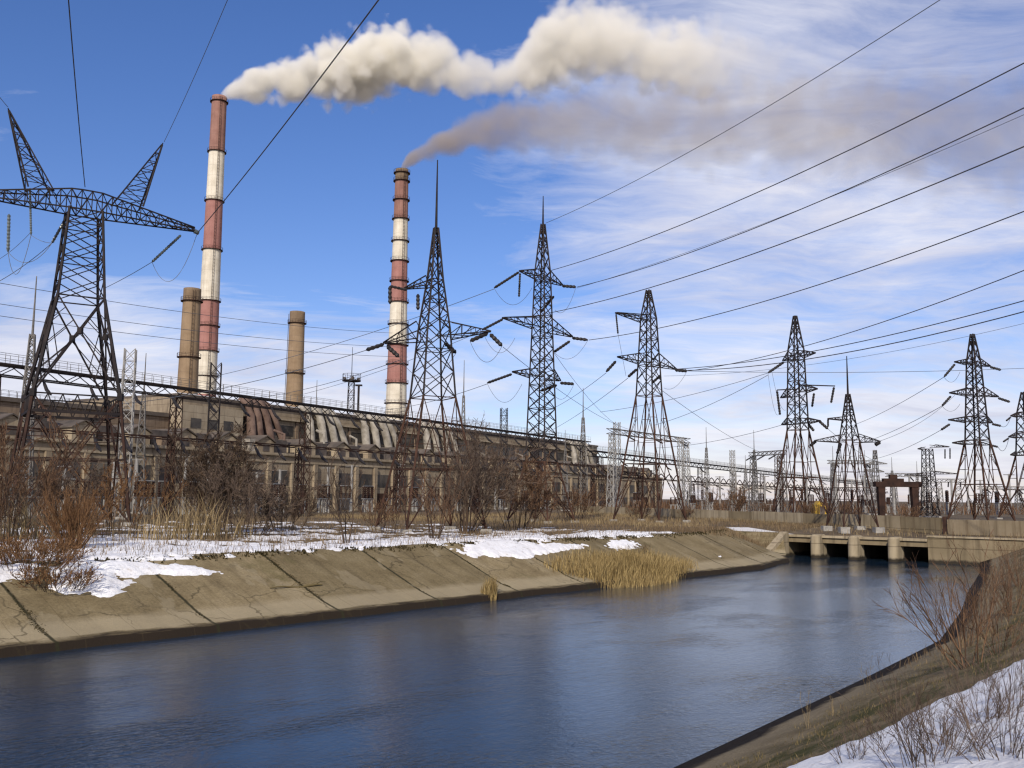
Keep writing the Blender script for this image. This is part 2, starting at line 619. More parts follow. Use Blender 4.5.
def snow_mat():
    t = NT('old_snow')
    v = t.coord()
    f = t.noise(v, 0.9, 7, 0.65)
    col = t.ramp(f, [(0.3, (0.66, 0.65, 0.66)), (0.6, (0.80, 0.80, 0.81))])
    d = t.noise(v, 2.6, 6, 0.75)
    col = t.mix(t.maprange(d, 0.55, 0.70, 0, 0.6), col, (0.33, 0.27, 0.20))
    fine = t.noise(v, 6, 6, 0.7)
    m = t.principled(col, 0.75, t.math('ADD', t.math('MULTIPLY', fine, 0.5), f), 0.8, 0.12)
    return m


def water_mat():
    t = NT('channel_water')
    v = t.coord()
    w1 = t.noise(t.mapping(v, (0.6, 1.3, 1)), 2.2, 6, 0.62, 0.4)
    w2 = t.noise(t.mapping(v, (1.0, 2.0, 1), (0, 0, R(25))), 7.0, 4, 0.6, 0.6)
    w3 = t.noise(v, 0.16, 3, 0.5)
    calm = t.maprange(w3, 0.38, 0.62, 0.7, 1.0)
    w4 = t.noise(t.mapping(v, (1.3, 2.0, 1), (0, 0, R(12))), 2.6, 3, 0.55, 0.8)
    gust = t.maprange(t.noise(t.mapping(v, (0.5, 1.0, 1), (0, 0, R(-15)), (3, 8, 0)), 0.11, 4, 0.6), 0.47, 0.62, 0.15, 1.0, True)
    h = t.math('MULTIPLY', t.math('ADD', t.math('MULTIPLY', w1, 1.0), t.math('MULTIPLY', w2, 0.4)), calm)
    h = t.math('ADD', h, t.math('MULTIPLY', t.math('MULTIPLY', w4, gust), 2.6))
    m = t.principled((0.012, 0.026, 0.045), 0.035, h, 0.5, 0.034, spec=0.5)
    t.bsdf.inputs['IOR'].default_value = 1.33
    return m


M['bank'] = bank_mat()
M['soil'] = soil_mat()
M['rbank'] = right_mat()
M['snow'] = snow_mat()
M['water'] = water_mat()
M['moss'] = twig_mat('joint_moss', (0.018, 0.016, 0.006), (0.06, 0.045, 0.018))

# ------------------------------------------------------------------ the setting
us_bank = lin(-60, 98.8, 318)
grid_sheet('bank', us_bank, lambda u: [vL(u) + s for s in (-2.5, -0.6, 0.0, 0.12, 0.3, 0.55, 1.0, 1.75, 2.6, 3.5, 4.4, 5.3, 6.2, 6.9, 7.05, 7.6)], left_z, M['bank'])
grid_sheet('field', lin(-150, 98.8, 160), lambda u: [vL(u) + 7.6 + s for s in [0, 0.4, 1, 1.8, 2.6, 3.5, 5, 7, 9, 12, 15, 19, 24, 30, 40, 55, 80, 120, 200, 400, 900, 2500]], plain, M['soil'])
grid_sheet('ground', [98.8, 100, 101.5, 103, 105, 107, 110, 118, 130, 150, 180, 220, 300, 450, 800, 1600, 3200, 6000],
           [-3000, -900, -300, -100, -50, -20, 0, 8, 11, 14, 18, 24, 30, 36, 40, 41, 42, 43, 45, 48, 52, 60, 75, 100, 150, 300, 700, 1500, 2600], plain, M['soil'])
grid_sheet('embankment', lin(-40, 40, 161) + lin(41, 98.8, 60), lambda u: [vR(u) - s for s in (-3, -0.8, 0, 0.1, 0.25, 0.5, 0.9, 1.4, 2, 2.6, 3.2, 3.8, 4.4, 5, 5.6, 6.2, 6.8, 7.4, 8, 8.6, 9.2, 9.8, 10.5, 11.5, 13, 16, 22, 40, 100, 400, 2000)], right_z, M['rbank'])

wt = MB()
wt.add([(-150, 4, 0), (116, 4, 0), (116, 46, 0), (-150, 46, 0)], [(0, 1, 2, 3)])
o = wt.build('water', M['water'])
o.rotation_euler = (0, 0, UA)
tag(o, kind='structure')


# ---- snow: sheets that rise out of the ground where snow lies
def snow_left(u, v):
    s = v - vL(u) - 7.0
    n = fb(u, v, 0.22, 2.0, 5) * 0.9 + fb(u, v, 1.1, 6.0, 4) * 0.55 + fb(u * 0.6, v * 1.6, 3.3, 8.0, 3) * 0.35
    # drift lines in the field behind the bank edge
    g = -1.0
    edge = interp(u, [-20, 8, 14, 22, 30, 40, 50, 60, 75, 85], [0.1, 0.15, 0.2, 0.5, 0.5, 0.35, 0.35, 0.3, 0.2, -0.7])
    if s > -0.25:
        g = edge - abs(s - 1.0) * 0.33 if s < 1 else edge - min(s - 1.0, 4) * 0.07 - (s - 1.0) * 0.0085
    # tongues on the slope
    for (uc, sc, lu, ls, k) in ((21.4, -1.5, 1.9, 1.5, 0.62), (17.5, -0.3, 3.0, 0.9, 0.5), (12, -0.6, 4.0, 1.0, 0.5), (51.0, -1.05, 4.6, 1.25, 0.85), (58, -1.2, 3.2, 0.55, 0.6), (65, -1.4, 2.4, 0.8, 0.55)):
        q = ((u - uc) / lu) ** 2 + ((s - sc) / ls) ** 2
        g = max(g, k * (1 - q))
    q = ((u - 24.0) / 3.9) ** 2 + ((s + 0.5 + (u - 22) * 0.24) / 0.62) ** 2
    g = max(g, 0.7 * (1 - q))
    return g + n * 0.75


def snow_z(base, f, thr=0.0, h=0.32, mx=0.14):
    return lambda u, v: base(u, v) + max(-0.06, min(mx, (f(u, v) - thr) * h))


us = lin(2, 88, 620)
fz = snow_z(left_z, snow_left)
o = grid_sheet('snow', us, lambda u: [vL(u) + 7.0 + s for s in lin(-4.6, 4, 80) + lin(4.3, 52, 100)], fz, M['snow'], 'stuff',
               keep=lambda V: np.array([snow_left(a, b) > -0.02 for a, b, c in V]))
tag(o, 'patchy old snow along the top of the left bank', 'snow')


def snow_right(u, v):
    lim = interp(u, [-5, 8, 14, 20, 27, 40], [6.5, 6.4, 5.6, 4.7, 2.6, -1.0])
    n = fb(u, v, 0.5, 12.0, 5) * 0.5 + fb(u, v, 2.6, 3.0, 3) * 0.16
    return (lim - v) * 0.9 + n * 0.8 + (0.35 if v > lim - 0.7 else 0) * 0


fz = snow_z(right_z, snow_right, 0, 0.20, 0.13)
o = grid_sheet('snow', lin(-6, 42, 300), lin(-14, 6, 130), fz, M['snow'], 'stuff',
               keep=lambda V: np.array([snow_right(a, b) > -0.02 for a, b, c in V]))
tag(o, 'thick snow covering the upper right bank in the foreground', 'snow')


# ------------------------------------------------------------------ small plants, grass
def blades(name, spots, mat, lean=0.35, parent=None):
    """spots: arrays x,y,z,h,w"""
    S = np.array(spots)
    n = len(S)
    a = nrng.uniform(0, 2 * math.pi, n)
    la = nrng.uniform(0, 2 * math.pi, n)
    lm = nrng.uniform(0.05, lean, n) * S[:, 3]
    d = np.stack([np.cos(a), np.sin(a), np.zeros(n)], 1) * (S[:, 4] / 2)[:, None]
    b = S[:, :3] - np.array([0, 0, 0.03])
    mid = b + np.stack([np.cos(la) * lm * 0.35, np.sin(la) * lm * 0.35, S[:, 3] * 0.6], 1)
    top = b + np.stack([np.cos(la) * lm, np.sin(la) * lm, S[:, 3]], 1)
    V = np.stack([b - d, b + d, mid + d * 0.7, mid - d * 0.7, top], 1).reshape(-1, 3)
    k = (np.arange(n) * 5)[:, None]
    quads = np.concatenate([k, k + 1, k + 2, k + 3], 1)
    tris = np.concatenate([k + 3, k + 2, k + 4, k + 4], 1)
    tri3 = np.concatenate([k + 3, k + 2, k + 4], 1)
    me = bpy.data.meshes.new(name)
    faces = [tuple(q) for q in quads.tolist()] + [tuple(q) for q in tri3.tolist()]
    me.from_pydata(V.tolist(), [], faces)
    me.materials.append(mat)
    o = bpy.data.objects.new(name, me)
    COL.objects.link(o)
    if parent: o.parent = parent
    return o


def scatter_grass(name, n, ufun, hr, w, mat, dens, zf, label, lean=0.5):
    sp = []
    tries = 0
    while len(sp) < n and tries < n * 12:
        tries += 1
        u, v = ufun()
        if rng.random() > dens(u, v): continue
        p = W(u, v)
        h = rng.uniform(*hr)
        sp.append((p.x, p.y, zf(u, v), h, w * rng.uniform(0.6, 1.4)))
    o = blades(name, sp, mat, lean)
    tag(o, label, 'grass', kind='stuff')
    return o


def dens_field(u, v):
    n = fb(u, v, 0.10, 21.0, 4) * 0.5 + 0.5
    s = snow_left(u, v)
    return max(0.0, min(1.0, n * 1.3)) * (0.40 if s > 0.05 else 1.0)


def uf():
    q = rng.random()
    v = 44.3 + 75 * q ** 1.7
    return rng.uniform(-5, 150), v


scatter_grass('dry_grass', 60000, uf, (0.2, 0.6), 0.028, M['drygrass'], dens_field, lambda u, v: left_z(u, v) if u < 98.8 else plain(u, v), 'brown dry grass over the field behind the left bank', 0.7)
scatter_grass('tall_grass', 16000, lambda: (rng.uniform(84, 180), rng.uniform(52, 110)), (0.3, 0.75), 0.04, M['straw'],
              lambda u, v: 1.0 if fb(u, v, 0.05, 31, 3) > 0.02 else 0.05, lambda u, v: left_z(u, v) if u < 98.8 else plain(u, v), 'pale straw grass in the far field below the pylons', 0.5)
scatter_grass('tall_grass', 9000, lambda: (rng.uniform(101, 150), rng.uniform(-10, 48)), (0.25, 0.6), 0.04, M['straw'],
              lambda u, v: 0.9, plain, 'pale straw grass on the ground above the culvert', 0.5)


def uf2():
    u = rng.uniform(2, 60) ** 1.0
    return u, vR(u) - rng.uniform(2.0, 11)


scatter_grass('bank_grass', 15000, uf2, (0.04, 0.13), 0.012, M['grassmix'],
              lambda u, v: (0.0 if snow_right(u, v) > 0.02 else max(0, 0.5 + fb(u, v, 0.5, 41, 3))), right_z, 'short olive grass tufts on the right bank slope', 0.8)
scatter_grass('bank_grass', 5000, lambda: (lambda u: (u, vR(u) - rng.uniform(0.8, 10)))(rng.uniform(30, 92)), (0.12, 0.45), 0.018, M['drygrass'],
              lambda u, v: max(0, 0.45 + fb(u, v, 0.3, 47, 3)), right_z, 'brown dry grass on the far right bank near the culvert', 0.7)

# moss in the slab joints of the left bank
segs = []
sp = []
for k in range(-4, 11):
    u0 = 17.5 + 7 * k
    strong = (1.0, 0.35, 0.8, 0.15, 0.6)[k % 5]
    for i in range(1100):
        s = rng.uniform(1.0, 7.2)
        wgt = 0.25 + 0.9 * strong + 1.1 * fb(u0, s, 0.5, k * 3.3, 3) - 0.35
        if rng.random() > wgt: continue
        u = u0 + rng.gauss(0, 0.05) * (0.5 + 1.6 * max(0, wgt)) + 0.05 * math.sin(s * 3 + k)
        p = W(u, vL(u) + s)
        sp.append((p.x, p.y, left_z(u, vL(u) + s), rng.uniform(0.02, 0.07), rng.uniform(0.05, 0.14)))
for i in range(5200):  # edge of turf hanging over the top of the slope
    u = rng.uniform(-20, 92)
    s = 6.9 + rng.gauss(0, 0.22)
    if rng.random() > 0.55 + fb(u, 0, 0.4, 77, 3): continue
    p = W(u, vL(u) + s)
    sp.append((p.x, p.y, left_z(u, vL(u) + s), rng.uniform(0.06, 0.22), rng.uniform(0.06, 0.16)))
o = blades('moss', sp, M['moss'], 1.0)
tag(o, 'dark moss and turf in the joints of the left concrete bank', 'moss', kind='stuff')


# ------------------------------------------------------------------ bare shrubs and trees
def grow(rg, p, d, L, r, lev, out, nseg, wob, kids, spread, shrink, up=0.05):
    pts = [Vector(p)]
    dv = Vector(d).normalized()
    sl = L / nseg
    for i in range(nseg):
        dv = (dv + Vector((rg.gauss(0, wob), rg.gauss(0, wob), rg.gauss(0, wob) + up))).normalized()
        q = pts[-1] + dv * sl
        f0, f1 = 1 - 0.75 * i / nseg, 1 - 0.75 * (i + 1) / nseg
        pts.append(q)
    out.append(([tuple(p_) for p_ in pts], [r * (1 - 0.75 * i / nseg) for i in range(nseg + 1)], lev))
    if lev <= 0: return
    for c in range(kids[lev - 1]):
        t = rg.uniform(0.2, 1.0)
        i = min(int(t * nseg), nseg - 1)
        q = pts[i].lerp(pts[i + 1], t * nseg - i)
        base = (pts[i + 1] - pts[i]).normalized()
        ax = Vector((rg.gauss(0, 1), rg.gauss(0, 1), rg.gauss(0, 0.6))).normalized()
        nd = (base + ax * spread * rg.uniform(0.6, 1.3)).normalized()
        grow(rg, q, nd, L * shrink * rg.uniform(0.6, 1.2) * (1.1 - 0.4 * t), r * 0.5, lev - 1, out, max(2, nseg - 1), wob * 1.15, kids, spread, shrink, up)


def shrub(seed, H, spread_r, stems, kids=(5, 6), r=0.05, wob=0.1, spread=0.6, shrink=0.5, lean=0.35, base_r=0.3, rmin=0.012, up=0.04):
    rg = random.Random(seed)
    segs = []
    for s in range(stems):
        a = rg.uniform(0, 2 * math.pi)
        k = math.sqrt(rg.random())
        p = (math.cos(a) * base_r * k, math.sin(a) * base_r * k, -0.1)
        d = Vector((math.cos(a) * lean * k * rg.uniform(0.5, 1.4), math.sin(a) * lean * k * rg.uniform(0.5, 1.4), 1))
        grow(rg, p, d, H * rg.uniform(0.6, 1.0), r * rg.uniform(0.6, 1.0), len(kids), segs, 6, wob, kids, spread, shrink, up)
    top = len(kids)
    rmin *= 0.72 if H < 3 else 0.95
    segs = [(a, [max(c, rmin) for c in b], lv) for a, b, lv in segs]
    return [x for x in segs if x[2] == top], [x for x in segs if x[2] < top]


def plant(name, loc, geo, mt, mt2, label, cat, group=None, names=('branches', 'twigs')):
    if max(len(geo[0]), 1) < 30 and name in ('dry_weed', 'willow_shrub'):
        o = chain_mesh(name, geo[0] + geo[1], mt)   # small enough to be one plant body
        o.location = loc
        return tag(o, label, cat, group)
    root = empty(name, loc)
    tag(root, label, cat, group)
    chain_mesh(names[0], geo[0], mt, root)
    chain_mesh(names[1], geo[1], mt2, root)
    return root


g_big = shrub(1, 8.6, 4, 20, (5, 6, 6), 0.075, 0.10, 0.7, 0.5, 0.6, 0.8, 0.013)
plant('bare_tree', stand(466, 84), g_big, M['twig_brown'], M['twig_grey'], 'broad bare many-stemmed tree between the spiked pylon and the three-armed pylon', 'tree', names=('trunk', 'twigs'))
g = shrub(2, 7.0, 3, 16, (6, 6, 5), 0.06, 0.12, 0.7, 0.5, 0.55, 1.6, 0.018)
plant('bare_shrub', stand(517, 92), g, M['twig_brown'], M['twig_red'], 'brown bare shrub under the legs of the three-armed pylon', 'shrub')
g = shrub(3, 7.8, 3, 24, (6, 7, 5), 0.07, 0.13, 0.75, 0.5, 0.45, 1.2, 0.02)
plant('bare_shrub', stand(205, 76), g, M['twig_brown'], M['twig_brown'], 'dark dense bare shrub beside the plant left of the tan chimney foot', 'shrub')
g = shrub(4, 5.5, 3, 26, (5, 6, 4), 0.05, 0.13, 0.75, 0.5, 0.6, 2.2, 0.018)
plant('bare_shrub', stand(240, 72), g, M['twig_brown'], M['twig_grey'], 'lower grey-brown shrub mound right of the dark dense shrub', 'shrub')
g = shrub(5, 6.0, 2, 4, (7, 6), 0.07, 0.10, 0.6, 0.45, 0.35, 0.25, 0.016)
plant('bare_tree', ground_at(347, 544), g, M['twig_brown'], M['twig_brown'], 'thin bare sapling at the bank edge above the slab joint', 'tree', names=('trunk', 'twigs'))
g = shrub(6, 5.2, 2, 12, (4, 5), 0.05, 0.10, 0.5, 0.5, 0.5, 0.5, 0.014)
plant('bare_shrub', ground_at(433, 540), g, M['twig_brown'], M['twig_red'], 'upright bare shrub in front of the spiked pylon', 'shrub')
g = shrub(7, 6.8, 2, 40, (5, 6, 4), 0.045, 0.09, 0.5, 0.45, 0.35, 2.6, 0.014)
plant('bare_shrub', ground_at(-4, 545), g, M['twig_brown'], M['twig_red'], 'tall red-brown thicket cut by the left picture edge', 'shrub')
g = shrub(8, 5.6, 2, 32, (5, 6, 4), 0.04, 0.10, 0.5, 0.45, 0.4, 2.4, 0.014)
plant('bare_shrub', stand(50, 68), g, M['twig_brown'], M['twig_grey'], 'grey-brown thicket around the left pylon legs', 'shrub')
g = shrub(9, 4.6, 2, 26, (5, 5, 4), 0.04, 0.11, 0.5, 0.45, 0.45, 2.2, 0.014)
plant('bare_shrub', stand(118, 69), g, M['twig_brown'], M['twig_orange'], 'brownish thicket right of the left pylon legs', 'shrub')
g = shrub(10, 2.9, 2, 90, (4, 4), 0.03, 0.05, 0.3, 0.5, 0.75, 0.4, 0.012)
plant('bare_shrub', ground_at(72, 549), g, M['twig_orange'], M['twig_orange'], 'spiky orange-brown shrub in the snow at the bank edge', 'shrub')
g = shrub(11, 1.5, 2, 110, (4, 4), 0.02, 0.13, 0.6, 0.5, 1.1, 1.7, 0.014)
plant('bare_shrub', ground_at(30, 566), g, M['twig_red'], M['twig_orange'], 'low tangled red-brown brush spilling over the bank slope', 'shrub')
g = shrub(12, 1.1, 2, 80, (4, 4), 0.02, 0.13, 0.6, 0.5, 1.1, 1.1, 0.014)
plant('bare_shrub', ground_at(58, 588), g, M['twig_brown'], M['twig_orange'], 'low brush patch on the slab slope below the snow tongue', 'shrub')
g = shrub(13, 3.4, 2, 16, (5, 5), 0.03, 0.10, 0.6, 0.5, 0.5, 1.0, 0.014)
plant('bare_shrub', stand(384, 80), g, M['twig_brown'], M['twig_red'], 'small reddish shrub beside the left leg of the spiked pylon', 'shrub')
g = shrub(14, 4.2, 2, 22, (5, 6, 4), 0.04, 0.10, 0.6, 0.5, 0.6, 1.6, 0.016)
plant('bare_shrub', stand(288, 84), g, M['twig_brown'], M['twig_brown'], 'dim brown shrub before the plant wall under the slim tan chimney', 'shrub')
g = shrub(15, 4.4, 2, 24, (5, 5), 0.05, 0.10, 0.6, 0.5, 0.6, 2.0, 0.022)
proto = None
for i, (px, d, sc, lb) in enumerate(((572, 128, 1.0, 'rusty shrub at the right foot of the three-armed pylon'), (727, 168, 1.15, 'red-brown shrub before the yard posts left of the paired pylons'),
                                     (640, 140, 0.6, 'low shrub under the legs of the one-horned pylon'), (815, 150, 0.7, 'low shrub at the foot of the pylon left of the yellow shed'),
                                     (846, 122, 0.6, 'low shrub at the foot of the short spiked pylon'), (905, 135, 0.55, 'low shrub before the rusty portal frame'),
                                     (760, 165, 0.6, 'low shrub in front of the yard lightning mast'), (690, 150, 0.5, 'small shrub at the right foot of the one-horned pylon'))):
    loc = stand(px, d)
    if proto is None:
        o = proto = plant('bare_shrub', loc, g, M['twig_brown'], M['twig_red'], lb, 'shrub', 'shrubs in the far field')
    else:
        o = copy_tree(proto)
        o.location = loc
        o['label'] = lb
    o.scale = (sc * 1.1, sc * 1.1, sc)
    o.rotation_euler = (0, 0, i * 1.3)


def cane(name, loc, n, h, rad, mat, label, cat, lean=0.25, w=0.05, droop=True):
    sp = []
    for i in range(n):
        a = rng.uniform(0, 6.283)
        k = rng.random() ** 0.6 * (1 + 0.25 * math.sin(3 * a + 1.0) + rng.gauss(0, 0.06))
        x, y = math.cos(a) * rad[0] * k, math.sin(a) * rad[1] * k
        X, Y = x * cu - y * su, x * su + y * cu
        z = terrain(loc[0] + X, loc[1] + Y) - loc[2]
        sp.append((X, Y, max(z, -loc[2] - 0.05), h * rng.uniform(0.4, 1.0) * max(0.3, 1.1 - 0.5 * k + 0.35 * fb(X, Y, 0.5, 15, 2)), w * rng.uniform(0.6, 1.3)))
    o = blades(name, sp, mat, lean)
    o.location = loc
    return tag(o, label, cat)


p = W(59.5, vL(59.5) + 1.3)
cane('reed_clump', (p.x, p.y, left_z(59.5, vL(59.5) + 1.3)), 5200, 1.75, (7.6, 2.6), M['reed'], 'large golden reed clump at the water edge of the left bank', 'reeds', 0.75, 0.04)
q = ground_at(490, 594)
cane('reed_tuft', q, 420, 1.25, (0.5, 0.4), M['reed'], 'small golden reed tuft at the foot of the slab slope', 'reeds', 0.4, 0.035)
q = stand(188, 66)
cane('straw_stalks', q, 420, 3.6, (4.5, 1.4), M['straw'], 'tall pale straw stalks leaning before the dark dense shrub', 'dry stalks', 0.5, 0.045)
q = stand(20, 62)
cane('straw_stalks', q, 420, 3.0, (4.5, 1.6), M['straw'], 'pale straw stalks among the thicket by the left edge', 'dry stalks', 0.5, 0.045)
q = ground_at(640, 552)
g = shrub(17, 0.95, 1, 26, (3, 3), 0.014, 0.1, 0.5, 0.5, 1.3, 0.35, 0.009)
plant('weed_clump', q, g, M['straw'], M['drygrass'], 'low weeds poking through snow above the golden reeds', 'weeds')

# right bank: reddish willow whips
whips = [((948, 640), 2.6, 9, 'tall thin red willow shoots rising over the water edge'),
         ((985, 632), 2.4, 12, 'red-brown willow shoots before the retaining wall end'),
         ((1012, 615), 2.6, 16, 'dense red-brown brush at the right picture edge'),
         ((965, 648), 1.7, 8, 'short fanned red shoots on the grassy bank'),
         ((1020, 585), 2.6, 14, 'brushy shoots farther along the right bank crest'),
         ((1000, 652), 1.3, 10, 'low red brush just above the snow edge')]
for i, (pp, h, n, lb) in enumerate(whips):
    g = shrub(40 + i, h, 1, int(n * 1.35), (5, 4), 0.016, 0.06, 0.42, 0.5, 0.6, 0.25, 0.005, 0.02)
    plant('willow_shrub', ground_at(*pp), g, M['twig_red'], M['twig_orange'], lb, 'shrub', 'red willow shoots on the right bank', ('stems', 'twigs'))
rg = random.Random(77)
fan = []
for k in range(11):
    a = -0.95 + 1.25 * k / 10
    grow(rg, (rg.gauss(0, 0.1), rg.gauss(0, 0.1), -0.05), (a + rg.gauss(0, 0.08), rg.gauss(0, 0.2), 1.0), rg.uniform(2.0, 3.0), 0.02, 2, fan, 7, 0.05, (4, 5), 0.5, 0.42, 0.01)
fan = [(a, [max(c, 0.005) for c in b], lv) for a, b, lv in fan]
plant('willow_shrub', ground_at(966, 668), ([x for x in fan if x[2] == 2], [x for x in fan if x[2] < 2]), M['twig_red'], M['twig_red'],
      'wide fan of long red shoots leaning over the water', 'shrub', 'red willow shoots on the right bank', ('stems', 'twigs'))
# dark dry weeds in the foreground snow
weeds = [((862, 768), 0.62, 12, 'dark dry weed fan at the lower snow edge'), ((925, 778), 0.95, 20, 'big tangled dry weed in the foreground snow'),
         ((985, 735), 0.85, 14, 'branching dry weed in the snow near the right edge'), ((1022, 722), 1.0, 12, 'tall dry weed cut by the right picture edge'),
         ((950, 760), 0.7, 14, 'bushy dry weed low in the foreground snow'), ((1010, 770), 0.75, 16, 'dry weed tuft in the bottom right corner'),
         ((900, 742), 0.6, 9, 'slender dry weed mid-way up the snow'), ((975, 690), 0.6, 7, 'sparse dry weed near the top of the snow')]
for i, (pp, h, n, lb) in enumerate(weeds):
    g = shrub(60 + i, h * 1.12, 1, int(n * 1.5), (5, 4), 0.0075, 0.09, 0.5, 0.45, 0.75, 0.2, 0.0019, 0.0)
    plant('dry_weed', ground_at(*pp), g, M['twig_grey'], M['twig_brown'], lb, 'weed', 'dry weeds in the foreground snow', ('stems', 'twigs'))
sl = [((808, 728), 0.9, 4, 'lone dry stalk on the bank below the snow'), ((868, 690), 0.9, 3, 'thin dry stalk by the mossy strip of the right bank'), ((832, 716), 0.5, 5, 'short straw tuft beside the lone dry stalk')]
for i, (pp, h, n, lb) in enumerate(sl):
    g = shrub(80 + i, h, 1, n, (3, 5), 0.007, 0.05, 0.4, 0.25, 0.12, 0.05, 0.003, 0.0)
    plant('dry_weed', ground_at(*pp), g, M['straw'], M['drygrass'], lb, 'weed', 'dry stalks on the right bank', ('stems', 'twigs'))

# stalk tips reaching into the bottom of the picture from the near bank
rg = random.Random(91)
ch_ = []
for k in range(5):
    grow(rg, (rg.gauss(0, 0.04), rg.gauss(0, 0.04), -0.05), (rg.gauss(0, 0.08), rg.gauss(0, 0.08), 1), rg.uniform(1.45, 1.7), 0.006, 1, ch_, 6, 0.03, (4,), 0.4, 0.1, 0.02)
    tip = Vector(ch_[-5][0][-1])
    for q in range(14):
        a = tip + Vector((rg.gauss(0, 0.025), rg.gauss(0, 0.025), rg.uniform(-0.12, 0.02)))
        ch_.append(([tuple(tip - Vector((0, 0, 0.12))), tuple(a), tuple(a + Vector((rg.gauss(0, 0.02), rg.gauss(0, 0.02), 0.02)))], [0.003, 0.008, 0.004], 0))
q_ = W(5.4, 6.0)
o = chain_mesh('dry_weed', [(a, [max(c, 0.0035) for c in b], lv) for a, b, lv in ch_], M['twig_red'])
o.location = (q_.x, q_.y, right_z(5.4, 6.0))
tag(o, 'reddish weed seed heads poking up at the bottom edge before the water', 'weed')
# fallen branch on the left slab
a_, b_ = ground_at(270, 589), ground_at(322, 586)
m = MB()
pts = []
for i in range(9):
    p_ = a_.lerp(b_, i / 8)
    p_.z = terrain(p_.x, p_.y) + 0.05 + 0.05 * math.sin(i * 1.1)
    pts.append(p_)
m.tube(pts, [0.02, 0.03, 0.035, 0.04, 0.045, 0.05, 0.06, 0.05, 0.03], 6)
for i in (3, 5, 6, 7):
    m.tube([pts[i], pts[i] + Vector((0.15, 0.3, 0.12)), pts[i] + Vector((0.4, 0.5, 0.1))], [0.025, 0.018, 0.008], 5)
o = m.build('fallen_branch', M['grassmix'], None, a_)
o.location = a_
tag(o, 'mossy fallen branch lying across a slab joint of the left bank', 'branch')

# far scrub and tree line
segs = []
rg = random.Random(5)
for i in range(420):
    px = rg.uniform(560, 1080)
    d = rg.uniform(230, 420)
    r_ = ray(px, 497)
    p = CAM + r_ * (d / r_.y)
    for k in range(7):
        a = rg.uniform(0, 6.28)
        h = rg.uniform(0.9, 3.0)
        x, y = p.x + rg.gauss(0, 1.2), p.y + rg.gauss(0, 1.2)
        q = (x + math.cos(a) * h * 0.35, y + math.sin(a) * h * 0.35, ZP + h)
        segs.append(((x, y, ZP - 0.1), q, 0.10, 0.04))
o = segs_mesh('scrub', segs, M['twig_red'])
tag(o, 'far red-brown scrub among the switchyard posts', 'scrub', kind='stuff')
# ------------------------------------------------------------------ culvert bridge, walls
def damp(mat):
    t = NT.__new__(NT)
    t.m, t.t = mat, mat.node_tree
    b = next(n for n in t.t.nodes if n.type == 'BSDF_PRINCIPLED')
    src = b.inputs['Base Color'].links[0].from_socket
    v = t.coord()
    sp_ = t.n('ShaderNodeSeparateXYZ'); t.link(v, sp_.inputs[0])
    nz = t.noise(t.mapping(v, (1, 1, 0.3)), 1.5, 5, 0.65)
    zz = t.math('ADD', sp_.outputs[2], t.math('MULTIPLY', t.math('SUBTRACT', nz, 0.5), 0.5))
    col = t.mix(t.maprange(zz, 0.45, 0.22), src, (0.03, 0.024, 0.016))
    run = t.math('MULTIPLY', t.maprange(t.noise(t.mapping(v, (2.2, 2.2, 0.06)), 1.0, 4, 0.7), 0.52, 0.66), t.maprange(zz, 0.3, 2.2))
    col = t.mix(t.math('MULTIPLY', run, 0.6), col, (0.09, 0.062, 0.036))
    t.link(col, b.inputs['Base Color'])


M['concrete'] = wall_mat('aged_culvert_concrete', (0.17, 0.135, 0.08), (0.255, 0.205, 0.128), (0.085, 0.066, 0.04))
M['concrete_pale'] = wall_mat('pale_parapet_concrete', (0.27, 0.22, 0.14), (0.39, 0.33, 0.23), (0.15, 0.12, 0.075))
damp(M['concrete']); damp(M['concrete_pale'])
M['concrete_dark'] = simple('shaded_culvert_concrete', (0.03, 0.026, 0.02), (0.07, 0.06, 0.045), 0.8, 0.9)  # shade inside the culvert openings is put into this dark colour
UB = 99.0
cb = empty('culvert_bridge', W(UB, 34, 0), UA)
tag(cb, 'low concrete culvert bridge with dark openings where the channel ends', 'bridge')
c0 = -5.0   # local y of the right abutment
c1 = 9.6
m = MB(); m.box(-0.1, 14, c0, c1, 1.52, 2.28); m.build('deck', M['concrete'], cb)
m = MB(); m.box(-0.35, -0.1, c0, c1, 2.08, 2.34); m.build('kerb', M['concrete_pale'], cb)
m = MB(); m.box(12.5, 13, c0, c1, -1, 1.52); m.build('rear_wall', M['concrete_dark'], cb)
for i in range(3):
    y = (-1.9, 2.1, 6.05)[i]
    m = MB()
    n = 10
    prof = [(0.55, 0.0), (0.55, 0.0)]
    poly = [(0.9, -0.52)] + [(-0.9 - 0.52 * math.sin(math.pi * k / n), -0.52 * math.cos(math.pi * k / n)) for k in range(n + 1)] + [(0.9, 0.52)]
    vs = [(a, b + y, -1.0) for a, b in poly] + [(a * 0.97, b * 0.92 + y, 2.25) for a, b in poly] + [(a * 0.85, b * 0.6 + y, 2.42) for a, b in poly]
    k = len(poly)
    m.add(vs, [(j, (j + 1) % k, k + (j + 1) % k, k + j) for j in range(k)] + [(k + j, k + (j + 1) % k, 2 * k + (j + 1) % k, 2 * k + j) for j in range(k)] + [tuple(range(2 * k, 3 * k))])
    m.build('pier', M['concrete_pale'], cb)
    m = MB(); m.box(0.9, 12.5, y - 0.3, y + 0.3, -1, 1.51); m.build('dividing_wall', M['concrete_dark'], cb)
m = MB(); m.box(0.0, 12.5, c1, c1 + 0.4, -1, 2.2); m.build('abutment', M['concrete'], cb)
m = MB()
m.prism([(-4.9, -1), (-0.36, -1), (-0.36, 2.6), (-0.8, 2.6), (-4.9, 0.75)], c1 - 0.4, c1 + 0.35)
m.build('wing_wall', M['concrete_pale'], cb)

